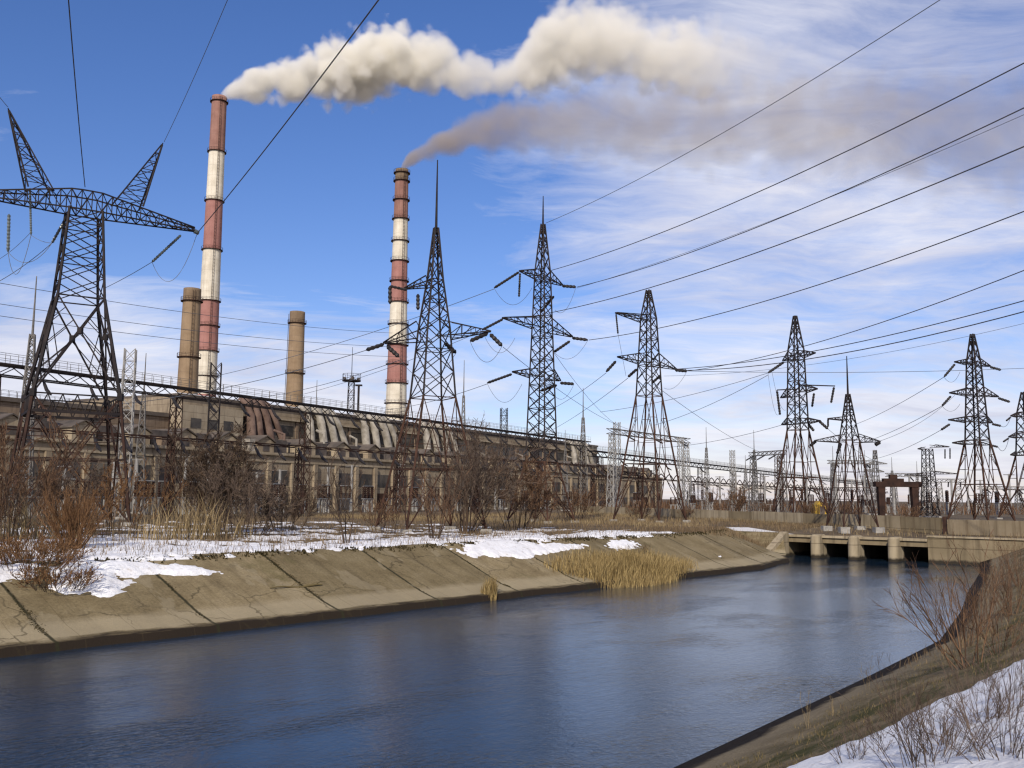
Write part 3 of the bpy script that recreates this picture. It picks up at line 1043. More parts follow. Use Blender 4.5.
rw = empty('retaining_wall', W(UB, 20, 0), UA)
tag(rw, 'plain concrete retaining wall right of the culvert openings', 'wall')
m = MB(); m.box(-0.15, 0.35, -22, 8.98, -1, 2.5); m.build('wall_face', M['concrete'], rw)
m = MB(); m.box(-0.28, 0.5, -22, 9.05, 2.5, 2.66); m.build('coping', M['concrete_pale'], rw)
pw = empty('parapet_wall', W(UB + 7, 20, 0), UA)
tag(pw, 'pale low concrete wall standing behind the retaining wall', 'wall')
for k in range(7):
    m = MB(); m.box(0, 0.22, -18.9 + k * 4, -18.9 + k * 4 + 3.94, 2.2, 4.15); m.build('panel', M['concrete_pale'], pw)
m = MB(); m.box(-0.1, 0.32, 9.15, 9.5, 2.2, 4.45); m.build('end_post', M['rust'], pw)

fa, fb_ = W(UB + 7.2, 29.7), at(575, 506, 198)
fwd = Vector((fb_.x - fa.x, fb_.y - fa.y, 0))
fw = empty('field_wall', (fa.x, fa.y, 0), math.atan2(fwd.y, fwd.x))
tag(fw, 'long low tan concrete wall receding across the field behind the culvert', 'wall')
npn = int(fwd.length / 6)
for k in range(npn):
    m = MB(); m.box(k * 6 + 0.03, k * 6 + 5.97, -0.12, 0.12, 2.3, 4.3 + 0.04 * (k % 3)); m.build('panel', M['concrete_pale'] if k % 3 else M['concrete'], fw)

# ------------------------------------------------------------------ lattice steel
def lattice(mb, c, wa, wb, z0, z1, n, leg, br, ax, mode='x', horiz=True):
    """square lattice shaft between heights z0 (width wa) and z1 (width wb); c = (x, y), ax = plan axis angle"""
    e1 = Vector((math.cos(ax), math.sin(ax), 0))
    e2 = Vector((-math.sin(ax), math.cos(ax), 0))
    b = Vector((c[0], c[1], 0))

    def pt(k, t):
        w = (wa + (wb - wa) * t) / 2
        sx, sy = ((-1, -1), (1, -1), (1, 1), (-1, 1))[k % 4]
        return b + e1 * sx * w + e2 * sy * w + Vector((0, 0, z0 + (z1 - z0) * t))

    # panels shrink with the width
    ts = [0.0]
    q = (max(wb, 0.15) / wa) ** (1.0 / n)
    step = [q ** i for i in range(n)]
    tot = sum(step)
    for s_ in step: ts.append(ts[-1] + s_ / tot)
    for k in range(4):
        mb.bar(pt(k, 0), pt(k, 1), leg)
    for i in range(n):
        for k in range(4):
            a0, a1, b0, b1 = pt(k, ts[i]), pt(k, ts[i + 1]), pt(k + 1, ts[i]), pt(k + 1, ts[i + 1])
            if mode == 'x':
                mb.bar(a0, b1, br); mb.bar(b0, a1, br)
            else:
                if (i + k) % 2: mb.bar(a0, b1, br)
                else: mb.bar(b0, a1, br)
            if horiz and (i % 2 == 1 or mode != 'x'): mb.bar(a1, b1, br)
    return pt


def splay_legs(mb, c, w_top, w_bot, z_top, z_bot, leg, br, ax, zmid=0.55):
    """wide braced leg section under the waist: knees, diaphragm and inverted V braces"""
    e1 = Vector((math.cos(ax), math.sin(ax), 0))
    e2 = Vector((-math.sin(ax), math.cos(ax), 0))
    b = Vector((c[0], c[1], 0))

    def pt(k, t):  # t = 0 top, 1 bottom
        w = (w_top + (w_bot - w_top) * t) / 2
        sx, sy = ((-1, -1), (1, -1), (1, 1), (-1, 1))[k % 4]
        return b + e1 * sx * w + e2 * sy * w + Vector((0, 0, z_top + (z_bot - z_top) * t))

    for k in range(4):
        mb.bar(pt(k, 0), pt(k, 1), leg)
        A, B = pt(k, 0), pt(k + 1, 0)
        C, D = pt(k, zmid), pt(k + 1, zmid)
        mid = (C + D) / 2
        mb.bar(A, B, br); mb.bar(C, D, br)
        mb.bar(A, mid, br); mb.bar(B, mid, br)
        E, G = pt(k, 1), pt(k + 1, 1)
        mb.bar(mid, E, br * 1.1); mb.bar(mid, G, br * 1.1)
        # secondary members
        for t in (0.33, 0.67):
            p, q = pt(k, zmid * t), A.lerp(mid, t)
            mb.bar(p, q, br * 0.75)
            p2, q2 = pt(k + 1, zmid * t), B.lerp(mid, t)
            mb.bar(p2, q2, br * 0.75)
        mb.bar(pt(k, zmid * 0.67), A.lerp(mid, 0.33), br * 0.7)
        mb.bar(pt(k + 1, zmid * 0.67), B.lerp(mid, 0.33), br * 0.7)
        for t in (0.3, 0.62):
            p, q = pt(k, zmid + (1 - zmid) * t), mid.lerp(E, t)
            mb.bar(p, q, br * 0.75)
            p2, q2 = pt(k + 1, zmid + (1 - zmid) * t), mid.lerp(G, t)
            mb.bar(p2, q2, br * 0.75)
        mb.bar(pt(k, zmid + (1 - zmid) * 0.62), mid.lerp(E, 0.3), br * 0.7)
        mb.bar(pt(k + 1, zmid + (1 - zmid) * 0.62), mid.lerp(G, 0.3), br * 0.7)
    mb.bar((pt(0, zmid) + pt(1, zmid)) / 2, (pt(2, zmid) + pt(3, zmid)) / 2, br)
    mb.bar((pt(1, zmid) + pt(2, zmid)) / 2, (pt(3, zmid) + pt(0, zmid)) / 2, br)
    return [pt(k, 1) for k in range(4)]


def plane_pt(c, yaw, px, py):
    """where the pixel's ray meets the vertical plane through c along yaw: (distance along, height)"""
    r = ray(px, py)
    a, b = math.cos(yaw), math.sin(yaw)
    # c + s*(a,b) = t*r
    det = a * (-r.y) - (-r.x) * b
    s = ((-c[0]) * (-r.y) - (-r.x) * (-c[1])) / det
    t = (a * (-c[1]) - b * (-c[0])) / det
    return s, CAM.z + t * r.z


def find_yaw(c, L, Rr, lo, hi):
    best = None
    for i in range(200):
        y = lo + (hi - lo) * i / 199
        s1, z1 = plane_pt(c, y, *L)
        s2, z2 = plane_pt(c, y, *Rr)
        e = abs(z1 - z2)
        if best is None or e < best[0]: best = (e, y)
    return best[1]


def arm(mb, c, yaw, s, z, root_w, z_root, thick, ch, br, n=4):
    """tapered four-chord cross arm from the shaft to the tip at s along yaw"""
    e1 = Vector((math.cos(yaw), math.sin(yaw), 0)) * (1 if s > 0 else -1)
    e2 = Vector((-math.sin(yaw), math.cos(yaw), 0))
    b = Vector((c[0], c[1], 0))
    L = abs(s)
    r0 = root_w / 2
    tip = b + e1 * L + Vector((0, 0, z))
    rows = []
    for i in range(n + 1):
        t = i / n
        x = r0 + (L - r0) * t
        hw = r0 * (1 - t) + 0.12 * t
        zb = z_root + (z - z_root) * t
        zt = zb + thick * (1 - t) + 0.08 * t
        rows.append([b + e1 * x + e2 * sg * hw + Vector((0, 0, zz)) for sg in (-1, 1) for zz in (zb, zt)])
    for i in range(n):
        for k in range(4):
            mb.bar(rows[i][k], rows[i + 1][k], ch)
        for k1, k2 in ((0, 1), (2, 3)):
            mb.bar(rows[i][k1], rows[i + 1][k2] if i % 2 else rows[i + 1][k2], br)
            if i: mb.bar(rows[i][k1], rows[i][k2], br)
        mb.bar(rows[i][0], rows[i + 1][2], br)
        mb.bar(rows[i][1], rows[i + 1][3], br)
    return tip


def ins_string(p, q, r, parent, off, mat='insul', name='insulator'):
    p, q = Vector(p), Vector(q)
    L = (q - p).length
    n = max(8, int(L / (r * 0.95)))
    pts, rad = [], []
    for i in range(n + 1):
        t = i / n
        pts.append(p.lerp(q, t)); rad.append(r * (0.95 if i % 2 else 0.7))
    rad[0] = rad[-1] = r * 0.3
    m = MB(); m.tube(pts, rad, 7)
    return m.build(name, M[mat], parent, off)


def sag_pts(p, q, sag, n=14):
    p, q = Vector(p), Vector(q)
    out = []
    for i in range(n + 1):
        t = i / n
        w = p.lerp(q, t)
        w.z -= sag * 4 * t * (1 - t)
        out.append(w)
    return out


def jumper(p, q, sag, r, parent, off, mat='wire'):
    m = MB(); m.tube(sag_pts(p, q, sag, 12), r, 4)
    return m.build('jumper_wire', M[mat], parent, off)


def pylon(name, label, px, py_base, d, z0, shaft, splay, arms, yaw, leg, br, spike=None, mats=('steel', 'rust'), ang=None, npan=None, strings=(), jumpers=(), brackets=()):
    """shaft: [(py, width_m)] from waist to top; splay: base width or None;
    arms: [(Lpx, Lpy, Rpx, Rpy, thick)]; everything read at the pylon's own distance"""
    base = at(px, py_base, d)
    base.z = z0
    c = (base.x, base.y)
    k_ = 1.0 / (abs(math.cos(yaw if ang is None else ang)) + abs(math.sin(yaw if ang is None else ang)))
    leg, br = leg * 0.88, br * 0.86
    shaft = [(a_, w_ * k_) for a_, w_ in shaft]
    splay = splay * k_ * 1.08 if splay else None
    root = empty(name, base)
    tag(root, label, 'pylon', 'lattice pylons of the power lines')
    ax = yaw if ang is None else ang

    def zz(py):
        # height on the vertical axis of the pylon at picture row py
        lo, hi = 0.0, 150.0
        rinv = rotm.transposed()
        for _ in range(50):
            mid = (lo + hi) / 2
            v = rinv @ (Vector((base.x, base.y, mid)) - CAM)
            y = CY - F * (v.y / -v.z)
            if y > py: lo = mid
            else: hi = mid
        return (lo + hi) / 2

    body = MB()
    for i in range(len(shaft) - 1):
        (pa, wa), (pb, wb) = shaft[i], shaft[i + 1]
        za, zb = zz(pa), zz(pb)
        n = max(2, int(round((zb - za) / (0.5 * (wa + wb)) / 1.05)))
        if npan: n = npan[i]
        lattice(body, c, wa, wb, za, zb, n, leg, br, ax, 'x')
    body.build('tower_shaft', M[mats[0]], root, base)
    if splay:
        legs = MB()
        feet = splay_legs(legs, c, shaft[0][1], splay, zz(shaft[0][0]), z0 + 0.2, leg * 1.15, br * 1.1, ax)
        legs.build('tower_legs', M[mats[1]], root, base)
        for f in feet:
            m = MB(); m.box(f.x - 0.5, f.x + 0.5, f.y - 0.5, f.y + 0.5, z0 - 0.4, z0 + 0.28)
            m.build('footing', M['footing'], root, base)
    def width_at(z):
        for i in range(len(shaft) - 1):
            za, zb = zz(shaft[i][0]), zz(shaft[i + 1][0])
            if za <= z <= zb: return shaft[i][1] + (shaft[i + 1][1] - shaft[i][1]) * (z - za) / (zb - za)
        return shaft[0][1]
    tips = []
    for a in arms:
        lx, ly, rx, ry, th = a
        for tx, ty in ((lx, ly), (rx, ry)):
            if tx is None: continue
            am = MB()
            s, z = plane_pt(c, yaw, tx, ty)
            tips.append(arm(am, c, yaw, s, z, width_at(z), z - 0.1, th, br * 1.3, br * 0.8))
            am.build('cross_arm', M[mats[0]], root, base)
    if spike:
        zt = zz(shaft[-1][0])
        m = MB(); m.tube([(c[0], c[1], zt - 0.5), (c[0], c[1], zt + (zz(spike) - zt) * 0.5), (c[0], c[1], zz(spike))], [0.13, 0.09, 0.05], 6)
        m.build('lightning_rod', M[mats[0]], root, base)
    for (x0, y0, x1, y1) in brackets:
        m = MB(); m.bar(at(x0, y0, d), at(x1, y1, d), 0.22); m.bar(at(x0, y0, d), at(x0, y0 + 1.5, d), 0.2)
        m.build('bracket_arm', M[mats[0]], root, base)
    for (x0, y0, x1, y1, dd, r) in strings:
        ins_string(at(x0, y0, d + dd), at(x1, y1, d + dd), r, root, base)
    for (x0, y0, x1, y1, dd, sg) in jumpers:
        jumper(at(x0, y0, d + dd), at(x1, y1, d + dd), sg, 0.028, root, base)
    return root, tips, base, c, yaw


# ---- pylon with spike, between the slim chimney and the three-armed one
d = 87
c_ = at(430, 531, d)
yw = find_yaw((c_.x, c_.y), (384, 343.5), (490, 331.5), R(-75), R(0))
pylon('pylon', 'dark pylon with a long lightning spike and one wide low cross-arm', 430, 531, d, ZP,
      [(398, 4.3), (330, 3.05), (280, 1.55), (228, 0.45)], 9.5,
      [(384, 343.5, 490, 331.5, 1.6), (405, 289, None, None, 0.9)], yw, 0.22, 0.10, 160, npan=[3, 4, 4], ang=R(28),
      strings=[(384, 344, 366, 350, -2, 0.22), (387, 346, 399, 357, -2, 0.24), (445, 343, 456, 353, 2, 0.24), (488, 333, 470, 341, 3, 0.24), (490, 334, 502, 346, 3, 0.24), (407, 290, 390, 286, 0, 0.16), (390, 286, 390, 304, 0, 0.2), (418, 294, 418, 310, 0, 0.2)],
      jumpers=[(470, 341, 502, 346, 3, 1.8), (399, 357, 456, 353, 0, 2.2)])

# ---- three-armed pylon
d = 119
c_ = at(541, 521, d)
yw = find_yaw((c_.x, c_.y), (520, 271), (562, 285.5), R(5), R(75))
pylon('pylon', 'tall slim pylon with three stepped cross-arms and a thin top rod', 541, 521, d, ZP,
      [(462, 4.0), (385, 3.2), (272, 2.0), (224, 0.5)], 7.8,
      [(520, 271, 562, 285.5, 1.2), (503, 318, 572, 337, 1.5), (513, 372, 560, 381, 1.2)], yw, 0.24, 0.11, 196, npan=[6, 11, 5],
      strings=[(519, 272, 494, 288, -2, 0.2), (520, 273, 519, 297, 0, 0.16), (562, 286, 576, 287, 2, 0.24), (554, 296, 541, 312, 2, 0.2), (503, 319, 482, 330, -2, 0.2), (572, 338, 588, 340, 2, 0.24), (570, 341, 554, 352, 2, 0.22), (512, 374, 487, 383, -2, 0.2), (560, 383, 574, 384, 2, 0.24), (557, 385, 540, 391, 2, 0.22)],
      jumpers=[(494, 288, 532, 288, 0, 2.2), (576, 287, 555, 310, 0, 1.5), (588, 340, 554, 352, 1, 1.6), (487, 383, 522, 384, 0, 2.4), (482, 330, 515, 338, 0, 2.4), (574, 384, 552, 392, 1, 1.4)])

# ---- one-horned pylon
d = 129
c_ = at(650, 523, d)
yw = find_yaw((c_.x, c_.y), (618, 357), (676, 369.5), R(5), R(75))
pylon('pylon', 'splay-legged pylon with one short top arm holding a hanging string', 650, 523, d, ZP,
      [(396, 3.6), (318, 2.2), (290, 0.6)], 9.2,
      [(618, 357, 676, 369.5, 1.5), (616, 313, None, None, 0.9)], yw, 0.24, 0.11, None, npan=[6, 3],
      strings=[(616, 314, 618, 334, 0, 0.14), (616, 361, 606, 372, 0, 0.24), (637, 369, 628, 377, 1, 0.24), (675, 370, 687, 371, 1, 0.28), (661, 375, 652, 383, 1, 0.22)],
      jumpers=[(618, 334, 626, 376, 0, 0.0), (687, 371, 664, 388, 1, 1.0)])

# ---- the pylon with hanging side brackets
d = 165
c_ = at(800, 514, d)
yw = find_yaw((c_.x, c_.y), (783, 361), (815, 353), R(-75), R(-5))
pylon('pylon', 'distant slim pylon with bracket arms carrying drooping strings', 800, 514, d, ZP,
      [(430, 3.2), (350, 2.4), (316, 0.5)], 7.8,
      [(783, 361, 815, 353, 1.3), (781, 398, 817, 389, 1.5), (782, 425, 820, 421, 1.1)], yw, 0.28, 0.13, None, npan=[7, 4],
      strings=[(784, 362, 768, 373, 0, 0.28), (777, 391, 780, 415, 0, 0.24), (834, 387, 831, 403, 0, 0.24), (814, 393, 812, 407, 0, 0.24), (819, 421, 828, 429, 0, 0.3), (808, 424, 814, 431, 0, 0.3)],
      brackets=[(777, 390, 798, 389), (804, 385, 835, 386)], jumpers=[(768, 373, 780, 412, 0, 3.0), (772, 372, 786, 410, 0, 2.0)])

# ---- short spiked pylon
d = 106
pylon('pylon', 'short pale-rust pylon with a lightning spike left of the yard portal', 852, 525, d, ZP,
      [(440, 1.75), (394, 0.35)], 4.2,
      [(815, 441, 880, 442, 0.9), (828, 419, None, None, 0.4)], R(8), 0.16, 0.08, 356, ('steel', 'darkrust'), npan=[5],
      strings=[(816, 441, 810, 446, 0, 0.22), (880, 442, 875, 445, 0, 0.26), (828, 419, 828, 427, 0, 0.13), (841, 443, 837, 454, 0, 0.2)])

# ---- four-armed pylon at the right
d = 149
c_ = at(981, 518, d)
yw = find_yaw((c_.x, c_.y), (955, 362), (990, 366.5), R(5), R(75))
pylon('pylon', 'tall pylon with four tiers of cross-arms above the pale wall', 981, 518, d, ZP,
      [(440, 3.4), (362, 2.0), (334, 0.5)], 8.6,
      [(955, 362, 990, 366.5, 1.0), (950, 393, 998, 397, 1.3), (949, 420, 992, 423, 1.0), (953, 443, 990, 445, 0.8)], yw, 0.26, 0.12, None, npan=[8, 3],
      strings=[(955, 364, 944, 377, 0, 0.22), (990, 367, 1001, 370, 0, 0.24), (951, 396, 942, 406, 0, 0.22), (998, 398, 1010, 402, 0, 0.24), (950, 424, 941, 430, 0, 0.22), (992, 424, 1001, 426, 0, 0.22), (990, 445, 998, 447, 0, 0.2)],
      jumpers=[(944, 377, 960, 372, 0, 1.2), (942, 406, 960, 404, 0, 1.0)])

# ---- pylon cut by the right edge
d = 175
pylon('pylon', 'pylon cut by the right picture edge beside the four-armed one', 1030, 516, d, ZP,
      [(455, 3.2), (412, 2.2), (392, 0.6)], 8.6,
      [(1011, 416, 1046, 412, 0.9), (1009, 437, 1048, 436, 1.1), (1011, 455, 1047, 455, 0.9)], R(20), 0.28, 0.13, None, npan=[4, 3],
      strings=[(1011, 417, 1006, 421, 0, 0.2), (1009, 438, 1003, 442, 0, 0.2)])

# ---- big horned pylon at the left
d = 95
zb = ZP
LX = 64
base = at(LX, 520, d); base.z = zb
c = (base.x, base.y)
yw = find_yaw(c, (3, 200), (194, 231), R(5), R(70))
bigroot = empty('pylon', base)
tag(bigroot, 'huge horned pylon with a wide truss cross-arm at the left', 'pylon', 'lattice pylons of the power lines')
axb = R(32)


def zl(py):
    return at(LX, py, d).z


m = MB()
lattice(m, c, 4.3, 3.1, zl(300), zl(212), 5, 0.24, 0.11, axb)
# wide A section with big crosses
zt_, zm_ = zl(300), zl(398)
e1 = Vector((math.cos(axb), math.sin(axb), 0)); e2 = Vector((-math.sin(axb), math.cos(axb), 0)); bb = Vector((c[0], c[1], 0))


def cor(k, w, z):
    sx, sy = ((-1, -1), (1, -1), (1, 1), (-1, 1))[k % 4]
    return bb + e1 * sx * w / 2 + e2 * sy * w / 2 + Vector((0, 0, z))


m.build('tower_shaft', M['steel'], bigroot, base)
m = MB()
WT, WM, WB = 4.3, 7.8, 10.4
for k in range(4):
    A, B, C, D = cor(k, WT, zt_), cor(k + 1, WT, zt_), cor(k, WM, zm_), cor(k + 1, WM, zm_)
    m.bar(A, C, 0.30); m.bar(A, B, 0.14)
    m.bar(A, D, 0.17); m.bar(B, C, 0.17)
    for t in (0.25, 0.5, 0.75):
        m.bar(A.lerp(C, t), A.lerp(D, t * 0.5), 0.09)
        m.bar(B.lerp(D, t), B.lerp(C, t * 0.5), 0.09)
        m.bar(C.lerp(A, t), C.lerp(B, t * 0.45), 0.09)
        m.bar(D.lerp(B, t), D.lerp(A, t * 0.45), 0.09)
    m.bar(C, D, 0.16)
    zq = zl(415)
    P_, Q_ = cor(k, WM * 1.03, zq), cor(k + 1, WM * 1.03, zq)
    m.bar(P_, Q_, 0.3)
    for j in range(6):
        a = C.lerp(D, j / 6); b2 = P_.lerp(Q_, (j + 0.5) / 6); c2 = C.lerp(D, (j + 1) / 6)
        m.bar(a, b2, 0.1); m.bar(b2, c2, 0.1)
    # knots
    kn = (A.lerp(D, WT / (WT + WM)))
    m.box(kn.x - 0.22, kn.x + 0.22, kn.y - 0.22, kn.y + 0.22, kn.z - 0.3, kn.z + 0.3)
    m.box(C.x - 0.25, C.x + 0.25, C.y - 0.25, C.y + 0.25, C.z - 0.35, C.z + 0.35)
m.build('tower_waist', M['steel'], bigroot, base)
m = MB()
feet = splay_legs(m, c, WM, WB, zm_, zb + 0.2, 0.28, 0.13, axb, 0.5)
for k in range(4):
    A, B, C, D = cor(k, WM, zm_), cor(k + 1, WM, zm_), feet[k], feet[(k + 1) % 4]
    m.bar(A, D, 0.12); m.bar(B, C, 0.12)
m.build('tower_legs', M['darkrust'], bigroot, base)
for f in feet:
    m = MB(); m.box(f.x - 0.6, f.x + 0.6, f.y - 0.6, f.y + 0.6, zb - 0.4, zb + 0.28); m.build('footing', M['footing'], bigroot, base)
# truss cross-arm along yaw
ca = Vector((math.cos(yw), math.sin(yw), 0)); cb2 = Vector((-math.sin(yw), math.cos(yw), 0))
sR, zR = plane_pt(c, yw, 194, 231)
sL = plane_pt(c, yw, -30, 192)[0]
zlo = zR
m = MB()
N = 22
prev = None
hw0 = 1.5
for i in range(N + 1):
    s = sL + (sR - sL) * i / N
    t = s / sR if s > 0 else s / sL
    taper = max(0.0, (t - 0.12) / 0.88)
    hw = hw0 * (1 - 0.85 * taper)
    zb_ = zlo - 0.9 * (1 - taper) * 0 + 0.0
    zt2 = zlo + 2.0 * (1 - taper) + 0.35 * taper
    row = [bb + ca * s + cb2 * sg * hw + Vector((0, 0, z_)) for sg in (-1, 1) for z_ in (zb_, zt2)]
    if prev:
        for k in range(4): m.bar(prev[k], row[k], 0.15)
        for k1, k2 in ((0, 1), (2, 3)):
            m.bar(prev[k1], row[k2], 0.09) if i % 2 else m.bar(prev[k2], row[k1], 0.09)
        m.bar(prev[0], row[2], 0.08); m.bar(prev[1], row[3], 0.08)
    m.bar(row[0], row[1], 0.09); m.bar(row[2], row[3], 0.09); m.bar(row[0], row[2], 0.08); m.bar(row[1], row[3], 0.08)
    prev = row
m.build('cross_arm', M['steel'], bigroot, base)
for (bl, br_, tip) in (((27, 186), (53, 186), (8, 108)), ((113, 203), (141, 208), (163, 143))):
    m = MB()
    s0 = plane_pt(c, yw, *bl)[0]; s1 = plane_pt(c, yw, *br_)[0]
    st_, zt3 = plane_pt(c, yw, *tip)
    Bq = [bb + ca * s_ + cb2 * sg * 1.0 + Vector((0, 0, zlo + 1.5)) for s_ in (s0, s1) for sg in (-1, 1)]
    T = bb + ca * st_ + Vector((0, 0, zt3))
    order = [0, 1, 3, 2]
    for k in order: m.bar(Bq[k], T.lerp(Bq[k], 0.03), 0.15)
    nn = 7
    for i in range(nn):
        t0, t1 = i / nn, (i + 1) / nn
        for a in range(4):
            p0, p1 = Bq[order[a]], Bq[order[(a + 1) % 4]]
            m.bar(p0.lerp(T, t0), p1.lerp(T, t1), 0.085) if (i + a) % 2 else m.bar(p1.lerp(T, t0), p0.lerp(T, t1), 0.085)
            m.bar(p0.lerp(T, t1 * 0.97), p1.lerp(T, t1 * 0.97), 0.07)
    m.build('earth_wire_horn', M['steel'], bigroot, base)
for (x0, y0, x1, y1, dd, r) in ((9, 214, 8, 252, -6, 0.18), (30, 188, 31, 235, -3, 0.13), (181, 235, 152, 262, 7, 0.17), (66, 218, 52, 243, 1, 0.17), (194, 231, 199, 233, 8, 0.3)):
    ins_string(at(x0, y0, d + dd), at(x1, y1, d + dd), r, bigroot, base, 'glassins')
for (x0, y0, x1, y1, dd, sg) in ((8, 252, 31, 235, -5, 3.0), (31, 235, 52, 243, -1, 0.2), (8, 252, 52, 243, -3, 1.5), (197, 234, 152, 262, 7, 3.6)):
    jumper(at(x0, y0, d + dd), at(x1, y1, d + dd), sg, 0.03, bigroot, base, 'greywire')

# ------------------------------------------------------------------ chimneys
def chimney(label, px, py_top, d, bands, rt, rb, zbase, rings, top_mat, ladder=True):
    top = at(px, py_top, d)
    root = empty('chimney', (top.x, top.y, zbase))
    tag(root, label, 'chimney')
    H = top.z - zbase
    def zz(py): return at(px, py, d).z - zbase
    def rad(z): return rt + (rb - rt) * (1 - z / H) ** 1.25
    zs = [H] + [zz(b) for b, _ in bands]
    for i, (b, mt) in enumerate(bands):
        z1 = zs[i]
        z0 = max(zs[i + 1], 0)
        m = MB()
        prof = [(rad(z0 + (z1 - z0) * k / 6), z0 + (z1 - z0) * k / 6) for k in range(7)]
        if i == 0: prof += [(rt * 0.8, H), (rt * 0.8, H - 3)]
        m.lathe(prof, 40, cap=False)
        m.build('shaft_band', M[mt], root, smooth=False).data.polygons.foreach_set('use_smooth', [True] * (40 * (len(prof) - 1)))
    for py in rings:
        z = zz(py)
        r = rad(z)
        m = MB()
        m.lathe([(r, z - 0.35), (r + 0.75, z - 0.35), (r + 0.75, z - 0.1), (r, z - 0.1)], 40, cap=False)
        for k in range(20):
            a = 2 * math.pi * k / 20
            m.bar((math.cos(a) * (r + 0.7), math.sin(a) * (r + 0.7), z - 0.1), (math.cos(a) * (r + 0.7), math.sin(a) * (r + 0.7), z + 1.1), 0.09)
        m.tube([(math.cos(2 * math.pi * k / 40) * (r + 0.7), math.sin(2 * math.pi * k / 40) * (r + 0.7), z + 1.1) for k in range(41)], 0.06, 4)
        m.build('gallery_ring', M['darkrust'], root)
    if ladder:
        m = MB()
        a = R(-60) if ladder is True else ladder
        for w in (-0.35, 0.35):
            m.tube([((rad(z) + 0.35) * math.cos(a) - w * math.sin(a), (rad(z) + 0.35) * math.sin(a) + w * math.cos(a), z) for z in lin(2, H - 1, 20)], 0.08, 4)
        z = 3
        while z < H - 2:
            r = rad(z) + 0.35
            m.bar((r * math.cos(a) + 0.35 * math.sin(a), r * math.sin(a) - 0.35 * math.cos(a), z), (r * math.cos(a) - 0.35 * math.sin(a), r * math.sin(a) + 0.35 * math.cos(a), z), 0.09)
            z += 1.6
        m.build('ladder', M['darkrust'], root)
    return root, top


ch1, top1 = chimney('taller red and white striped chimney pouring thick white steam', 219.5, 97, 430,
                    [(152, 'ch_top'), (201, 'ch_white'), (250, 'ch_red'), (301, 'ch_white'), (351, 'ch_red'), (395, 'ch_white'), (500, 'ch_red')],
                    3.4, 5.6, ZP, (102, 152, 201, 250, 301, 326, 351, 376), 'ch_top')
ch2, top2 = chimney('red and white striped chimney with thin grey smoke behind the spiked pylon', 402, 170, 400,
                    [(181, 'ch_tan_top'), (219, 'ch_top'), (261, 'ch_white'), (302, 'ch_red'), (345, 'ch_white'), (383, 'ch_red'), (422, 'ch_white'), (506, 'ch_red')],
                    2.85, 5.2, ZP, (173, 181, 200, 219, 241, 261, 281, 302, 324, 345, 364, 383, 403, 415), 'ch_top')
ch3, top3 = chimney('plain tan chimney standing in front of the taller striped chimney', 192.5, 289, 330,
                    [(302, 'ch_tan_top'), (503, 'ch_tan')], 3.0, 4.3, ZP, (301, 357), 'ch_tan')
ch4, top4 = chimney('slim tan chimney with a side ladder cage right of the striped chimney', 297.5, 312, 400,
                    [(324, 'ch_tan_top'), (503, 'ch_tan')], 3.2, 4.3, ZP, (323, 373), 'ch_tan', R(200))

# ------------------------------------------------------------------ the power plant
gx, gy = 0.493, 0.870
GA = math.atan2(gy, gx)
p0 = at(590, 497, 300)
PL = empty('power_plant', (p0.x, p0.y, ZP), GA)
tag(PL, 'long beige power plant building with stepped roofs and leaning ducts', 'building')
gxv, gyv = Vector((gx, gy, 0)), Vector((-gy, gx, 0))


def ps(px, w, py=470):
    """distance along the plant front of pixel column px at setback w"""
    b = Vector((p0.x, p0.y, 0)) + gyv * w
    return plane_pt((b.x, b.y), GA, px, py)[0]


def pz(px, py, w):
    b = Vector((p0.x, p0.y, 0)) + gyv * w
    return plane_pt((b.x, b.y), GA, px, py)[1] - ZP


sA, sB = ps(-120, 0), ps(662, 0)
LW = 10.4   # lower wall height
m = MB(); m.box(sA, sB, 0, 14, 0, LW); m.build('lower_wall', M['plant_wall'], PL)
m = MB(); m.box(sA, sB, -0.45, 14, LW, LW + 0.5); m.box(sA, sB, -0.2, 0, LW - 1.3, LW - 0.9); m.build('ledge', M['plant_pale'], PL)
# bays: pilasters, window bands, doors
bay = 6.4
nb = int((sB - sA) / bay)
prg = random.Random(33)
for i in range(nb):
    s = sA + (i + 0.5) * bay
    m = MB(); m.box(s - 0.45, s + 0.45, -0.5, -0.003, 0, LW - 1.35); m.build('pilaster', M['plant_wall'], PL)
    m = MB(); w0, w1 = s + 0.9, s + bay - 0.9
    m.box(w0, w1, -0.06, -0.01, 4.9, 7.6)
    for k in range(1, 4):
        x = w0 + (w1 - w0) * k / 4
        m.box(x - 0.06, x + 0.06, -0.1, -0.07, 4.9, 7.6)
    if prg.random() > 0.12: m.build('window', M[prg.choice(('darkglass', 'darkglass', 'darkmetal', 'dimglass'))], PL)
    if i % 2:
        m = MB(); m.box(w0, w1 - 0.8, -0.06, -0.01, 0.2, 3.6); m.build('gate', M['darkmetal'] if i % 4 == 1 else M['rust'], PL)
    else:
        m = MB(); m.box(w0, w1, -0.06, -0.01, 1.2, 3.4)
        m.build('window', M['darkglass'], PL)
